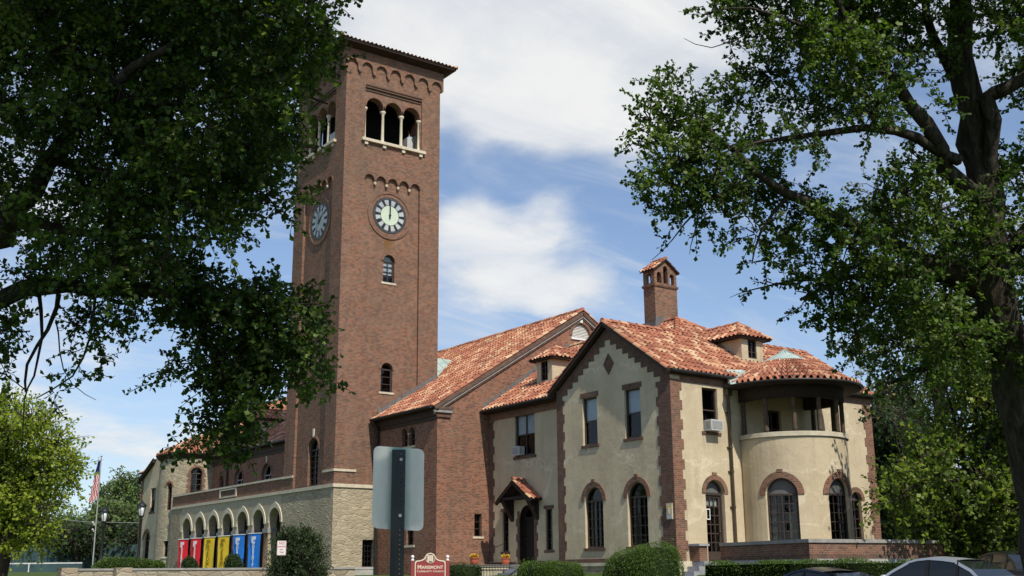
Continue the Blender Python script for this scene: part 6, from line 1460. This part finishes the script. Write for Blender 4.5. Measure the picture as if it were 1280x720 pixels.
gr = g.math('MULTIPLY', g.map(g.math('ADD', g.math('ABSOLUTE', o_[0]), g.math('MULTIPLY', n_, .03)), .035, .085, 1, 0), .75)  # green reflection of the post, put into the panel's colour
g.put(b.inputs['Base Color'], g.mix(gr, g.mix(n_, (.62, .57, .48), (.92, .86, .74)), (.12, .36, .28))); b.inputs['Metallic'].default_value = .1; M['sign_back'] = m
mb = MB(); plate(mb, tilt, rrect(-.139, .139, -.222, .222, .032), (), .01, .0125, back=True); mb.build('panel', 'sign_back', r)
holes = [[(q*.0+.0+.0045*math.cos(2*PI*i/8)+.012, zc+.18-k*.0254+.0045*math.sin(2*PI*i/8)) for i in range(8)] for k in range(46) for q in (0,)]
mb = MB(); plate(mb, P, [(-.006, gz0-.2), (.030, gz0-.2), (.030, zc+.205), (-.006, zc+.205)], holes, -.038, -.034); pbox(mb, P, -.038, -.0065, gz0-.2, zc+.205, -.036, .006)
pbox(mb, P, .0305, .036, gz0-.2, zc+.205, -.034, .006); mb.build('post', 'post_green', r)
mb = MB()
for z in (.15, -.15): q = P(.012, zc+z, -.04); mb.tube([q, P(.012, zc+z, -.05)], .009, 8)
mb.build('bolt', 'galvanised', r)
# no parking notice in front of the bush
c0 = at(43.2, 352, 685); P = oriented((c0[0], c0[1], 0), (c0[0]+4, c0[1])); zc = c0[2]; gz0 = float(ground_z(c0[0], c0[1]))
r = empty('parking_sign', P(0, gz0, 0), 'small white no parking sign with red letters before the loose bush', 'sign')
mb = MB(); plate(mb, P, rrect(-.17, .17, zc-.27, zc+.27, .03), (), -.004, .004, back=True); mb.build('panel', 'white_paint', r)
mb = MB(); plate(mb, P, rrect(-.158, .158, zc-.258, zc+.258, .025), [rrect(-.148, .148, zc-.248, zc+.248, .02)], -.0055, -.004); mb.build('border', 'sign_letter_red', r)
for s, sz, z in (('NO', .13, .17), ('PARKING', .075, .05), ('ANY', .075, -.06), ('TIME', .075, -.16)): text_obj(s, sz, 'sign_letter_red', 'lettering', face_to(P, zc+z, -.006), r, ext=.001, bold=.002)
mb = MB(); mb.tube([P(0, gz0-.1, .03), P(0, zc+.2, .03)], .022, 8); mb.build('post', 'black_iron', r)

# ================================================================== LAMPS, FLAG, TENNIS COURT
def lamp(x, yt_, D, label):
    t = at(D, x, yt_); b = (t[0], t[1], -.15); H = t[2]+.15; r = empty('street_lamp', b, label, 'street lamp', 'lamp posts at the arcade terrace')
    mb = MB(); mb.lathe(b, [(0, 0), (.2, 0), (.2, .12), (.13, .2), (.11, .5), (.075, .6), (.065, H-1.05), (.1, H-.98), (.06, H-.92), (.13, H-.82), (.14, H-.78), (0, H-.78)], 12); mb.build('post', 'black_iron', r)
    mb = MB(); mb.lathe(b, [(.12, H-.78), (.2, H-.3), (0, H-.3)], 6); mb.build('lantern_glass', 'lantern_glass', r)
    mb = MB(); mb.lathe(b, [(.27, H-.31), (.27, H-.28), (.12, H-.13), (.07, H-.1), (.05, H-.04), (.02, H), (0, H)], 6)
    for k in range(6): a = 2*PI*k/6; mb.beam((b[0]+.125*math.cos(a), b[1]+.125*math.sin(a), b[2]+H-.79), (b[0]+.205*math.cos(a), b[1]+.205*math.sin(a), b[2]+H-.3), .02, .02)
    mb.build('lantern_cap', 'black_iron', r)
lamp(131.5, 632, 58, 'black lantern lamp post nearer the flagpole'); lamp(178, 625, 58, 'black lantern lamp post beside the stone wing')
t = at(75, 127, 569); r = empty('flagpole', (t[0], t[1], 0), 'white flagpole behind the low wall', 'flagpole')
mb = MB(); mb.tube([(t[0], t[1], -.2), (t[0], t[1], t[2]-.1)], [.05, .03], 10); mb.lathe((t[0], t[1], t[2]-.06), [(0, -.08), (.07, -.04), (.07, .04), (0, .08)], 10); mb.build('pole', 'galvanised', r)
mb = MB(); mb.box(t[0]-.25, t[0]+.25, t[1]-.25, t[1]+.25, -.3, .1); mb.build('base', 'concrete', r)
mb = MB(); mb.tube([(t[0]-.1, t[1], 2.9), (t[0]-.25, t[1]-.1, 3.1)], .06, 6); mb.tube([(t[0]-.1, t[1], 2.5), (t[0]-.22, t[1]-.1, 2.65)], .05, 6); mb.build('floodlight', 'white_paint', r)
fl_ = MB(); rt = Vector((-_R[0], -_R[1], 0)); nu, nv = 12, 26; top = Vector((t[0], t[1], t[2]-.25)); V = []
for j in range(nv+1):
    for i in range(nu+1):
        u, v = i/nu, j/nv; fold = .16*math.sin(u*9+v*2); V.append(tuple(top+rt*(.05+.42*u*(.45+.75*v)+.03*math.sin(v*7))+Vector((_F[0], _F[1], 0))*fold+Vector((0, 0, -2.55*v-.35*u))))
for j in range(nv):
    for i in range(nu):
        canton = j < 11 and i < 12; st_ = (i*13//nu) % 2
        fl_.smooth = True; fl_.faces([V[j*(nu+1)+i], V[j*(nu+1)+i+1], V[(j+1)*(nu+1)+i+1], V[(j+1)*(nu+1)+i]], [(0, 1, 2, 3)], None, 2 if (j < 9) else ((i+j//2) % 2))
tag(fl_.build('flag', ['flag_red', 'flag_white', 'flag_blue'], loc=tuple(top)), 'striped red, white and blue flag drooping from the flagpole', 'flag')
# tennis court: screen fence, posts and net
D = 100.; A = at(D+2, -60, 700); B = at(D-4, 186, 700); A[2] = B[2] = 0; d = (B-A)/np.linalg.norm(B-A); L = np.linalg.norm(B-A)
r = empty('court_fence', tuple((A+B)/2), 'tall wire court fence hung with dark green windscreen', 'fence')
z0 = .1; mb = MB(); n = 40; wid = .0
for i in range(n):
    if i in (18,): continue
    a = A+d*L*i/n; b = A+d*L*(i+1)/n; mb.face([(a[0], a[1], z0+.1), (b[0], b[1], z0+.1), (b[0], b[1], 2.35), (a[0], a[1], 2.35)])
mb.build('windscreen', 'screen_green', r)
for i in range(0, n+1, 5):
    a = A+d*L*i/n; mb = MB(); mb.tube([(a[0], a[1], -.1), (a[0], a[1], 3.9)], .045, 6); mb.build('fence_post', 'black_iron', r)
mb = MB()
for z in (2.4, 3.85): mb.tube([(A[0], A[1], z), (B[0], B[1], z)], .03, 5)
mb.build('fence_rail', 'black_iron', r)
D2 = 82; a = at(D2, -30, 712); b = at(D2-2, 103, 712); zn = at(D2, 40, 704.5)[2]; r = empty('tennis_net', (a[0], a[1], 0), 'tennis net with white top band at the left', 'tennis net')
mb = MB(); mb.beam((a[0], a[1], zn), (b[0], b[1], zn), .04, .09); mb.build('net_band', 'net_white', r)
mb = MB(); q = a+(b-a)*.5; mb.tube([(q[0], q[1], -.1), (q[0], q[1], zn)], .05, 6); mb.build('centre_strap', 'net_white', r)
for q in (a, b): mb = MB(); mb.tube([(q[0], q[1], -.1), (q[0], q[1], zn+.08)], .05, 8); mb.build('net_post', 'black_iron', r)
mb = MB(); mb.face([(a[0], a[1], -.05), (b[0], b[1], -.05), (b[0], b[1], zn-.05), (a[0], a[1], zn-.05)]); mb.build('net_mesh', 'screen_green', r)
a, b = at(40.5, 1154, 648), at(40.5, 1180, 673); mb = MB(); mb.tube([b, a], .022, 6); thing(mb, 'leaning_pole', 'galvanised', tuple(b), 'thin pale pole leaning out above the terrace wall under the trees', 'pole')
a, b = at(92, 20, 643), at(88, 200, 654); mid = (a+b)/2-np.array([0, 0, .25]); mb = MB(); mb.tube([a+(a-b)*1.5, a, mid, b, b+(b-a)*1.2+np.array([0, 0, .6])], .022, 5); thing(mb, 'overhead_cable', 'galvanised', tuple(mid), 'thin overhead cable crossing in front of the far trees', 'cable')

# ================================================================== CARS
def car(loc, yaw, paint, label, L=4.7, Wd=1.8, H=1.45, coupe=False):
    """x forward, built from lofted stations; every panel set is its own part"""
    cy, sy = math.cos(yaw), math.sin(yaw); X_ = lambda x, y, z: (loc[0]+x*cy-y*sy, loc[1]+x*sy+y*cy, loc[2]+z); h = L/2; w = Wd/2
    root = empty('parked_car', loc, label, 'car', 'cars parked along the street'); belt = .92*H/1.45
    st = [(-h, .38, .72, .78), (-h+.06, .30, .93, .90), (-h+.45, .24, .98, .97), (-h+1.0, .22, .97, 1.), (-.5, .2, .95, 1.), (.4, .2, .93, 1.), (1.0, .21, .93, 1.), (h-.9, .24, .86, .98), (h-.35, .26, .74, .93), (h-.06, .30, .60, .82), (h, .38, .52, .70)]
    mb = MB(); rings = []
    for x, zb, zt_, k in st:
        zt_ *= H/1.45; ww = w*k; rings.append([X_(x, y, z) for y, z in ((-ww*.82, zb), (-ww*.97, zb+.12), (-ww, .55), (-ww*.985, zt_-.1), (-ww*.9, zt_-.015), (-ww*.45, zt_+.02), (0, zt_+.03), (ww*.45, zt_+.02), (ww*.9, zt_-.015), (ww*.985, zt_-.1), (ww, .55), (ww*.97, zb+.12), (ww*.82, zb))])
    n = 13; mb.smooth = True; mb.faces([p for r_ in rings for p in r_], [(i*n+j, i*n+(j+1) % n, (i+1)*n+(j+1) % n, (i+1)*n+j) for i in range(len(st)-1) for j in range(n)]); mb.smooth = False; mb.face(rings[0][::-1]); mb.face(rings[-1]); mb.build('body', paint, root)
    # cabin: base and roof stations (x, half width, z)
    xr0, xr1, xf1, xf0 = (-1.62, -.75, .42, 1.28) if not coupe else (-1.6, -.55, .3, 1.2); zb = belt+.0; zr = H-.03; wb, wt = w*.9, w*.66
    prof = [(xr0, zb), (xr0+.32, zb+(zr-zb)*.5), (xr1-.12, zr-.05), (xr1+.25, zr), (-.1, zr+.03), (xf1-.2, zr+.005), (xf1+.05, zr-.05), (xf0-.38, zb+(zr-zb)*.48), (xf0, zb)]
    def hwid(z): t = max(0., (z-zb)/(zr-zb)); return wb+(wt-wb)*t**.9
    K = len(prof); left = [X_(x, hwid(z), z) for x, z in prof]; right = [X_(x, -hwid(z), z) for x, z in prof]
    mb = MB(); mb.smooth = True
    for i in (0, 1): mb.face([left[i], left[i+1], right[i+1], right[i]])
    for i in (6, 7): mb.face([left[i], left[i+1], right[i+1], right[i]])
    split(mb, 'windscreen', 'car_glass', root)
    mb = MB(); mb.smooth = True; ncross = 6
    for i in range(2, 6):
        for j in range(ncross):
            f = lambda q, u: np.array(left[q])+(np.array(right[q])-np.array(left[q]))*u+np.array([0, 0, .035*(1-(2*u-1)**2)])
            mb.face([f(i, j/ncross), f(i+1, j/ncross), f(i+1, (j+1)/ncross), f(i, (j+1)/ncross)])
    mb.build('roof', paint, root)
    for sd in (1, -1):
        Y = lambda x, z, o=0.: X_(x, sd*(hwid(z)+o), z)
        side = [(x, z) for x, z in prof]; mb = MB(); mb.face([Y(x, z, -.012) for x, z in side]); mb.build('side_window', 'car_glass', root)
        mb = MB()
        for i in range(K-1): 
            a, b = prof[i], prof[i+1]; q = (b[0]-a[0], b[1]-a[1]); l = math.hypot(*q); nx2, nz2 = q[1]/l*.05, -q[0]/l*.05
            if not (1 < i < 6): nx2, nz2 = (q[1]/l*.07, -q[0]/l*.07)
            mb.face([Y(*a, .004), Y(*b, .004), Y(b[0]+nx2, b[1]+nz2, .004), Y(a[0]+nx2, a[1]+nz2, .004)])
        pm = MB()
        for x, ww in ((-.18, .07), (-.98, .05)): pm.face([Y(x, zb, .004), Y(x+ww, zb, .004), Y(x+ww+.03, zr-.03, .004), Y(x+.05, zr-.03, .004)])
        split(pm, 'door_pillar', 'rubber', root)
        mb.face([Y(xr0, zb-.03, .01), Y(xf0, zb-.03, .01), Y(xf0, zb+.03, .006), Y(xr0, zb+.03, .006)])
        mb.build('window_frame', paint, root)
        mb = MB(); q = X_(.95, sd*(w+.08), belt+.06); mb.smooth = True; mb.lathe(q, [(0, -.07), (.09, -.05), (.1, .02), (.06, .07), (0, .08)], 8); mb.build('mirror', paint, root)
        for x in (-h+.95, h-.95):
            c = X_(x, sd*(w-.1), .32); ax = Vector((-sy, cy, 0))*sd; mb = MB(); mb.tube([Vector(c)-ax*.1, Vector(c)+ax*.1], .32, 20); wh = mb.build('wheel', 'rubber', root)
            mb = MB(); mb.tube([Vector(c)+ax*.1, Vector(c)+ax*.112], .21, 16); mb.build('rim', 'alloy', wh)
        mb = MB(); mb.hexa([X_(-h+.0, sd*w*.5, .66), X_(-h+.02, sd*w*.8, .66), X_(-h+.25, sd*w*.97, .66), X_(-h+.2, sd*w*.5, .66), X_(-h+.03, sd*w*.5, .82), X_(-h+.05, sd*w*.8, .82), X_(-h+.3, sd*w*.96, .84), X_(-h+.2, sd*w*.5, .82)]); mb.build('tail_light', 'lamp_red', root)
        mb = MB(); mb.hexa([X_(h-.1, sd*w*.45, .52), X_(h-.02, sd*w*.72, .50), X_(h-.35, sd*w*.94, .54), X_(h-.3, sd*w*.45, .54), X_(h-.12, sd*w*.45, .64), X_(h-.08, sd*w*.72, .64), X_(h-.4, sd*w*.94, .70), X_(h-.3, sd*w*.45, .66)]); mb.build('headlight', 'lamp_clear', root)
    return root
car((25.4, 17.3, -1.575), PI/2, 'silver_paint', 'silver saloon car parked below the hedge')
car((21.6, 17.9, -1.67), PI/2-.05, 'navy_paint', 'dark blue low car showing only its roof below the hedge', H=1.3, coupe=True)
car((30.7, 18.6, -1.37), PI/2-.5, 'black_paint', 'black car behind the silver car at the right edge')
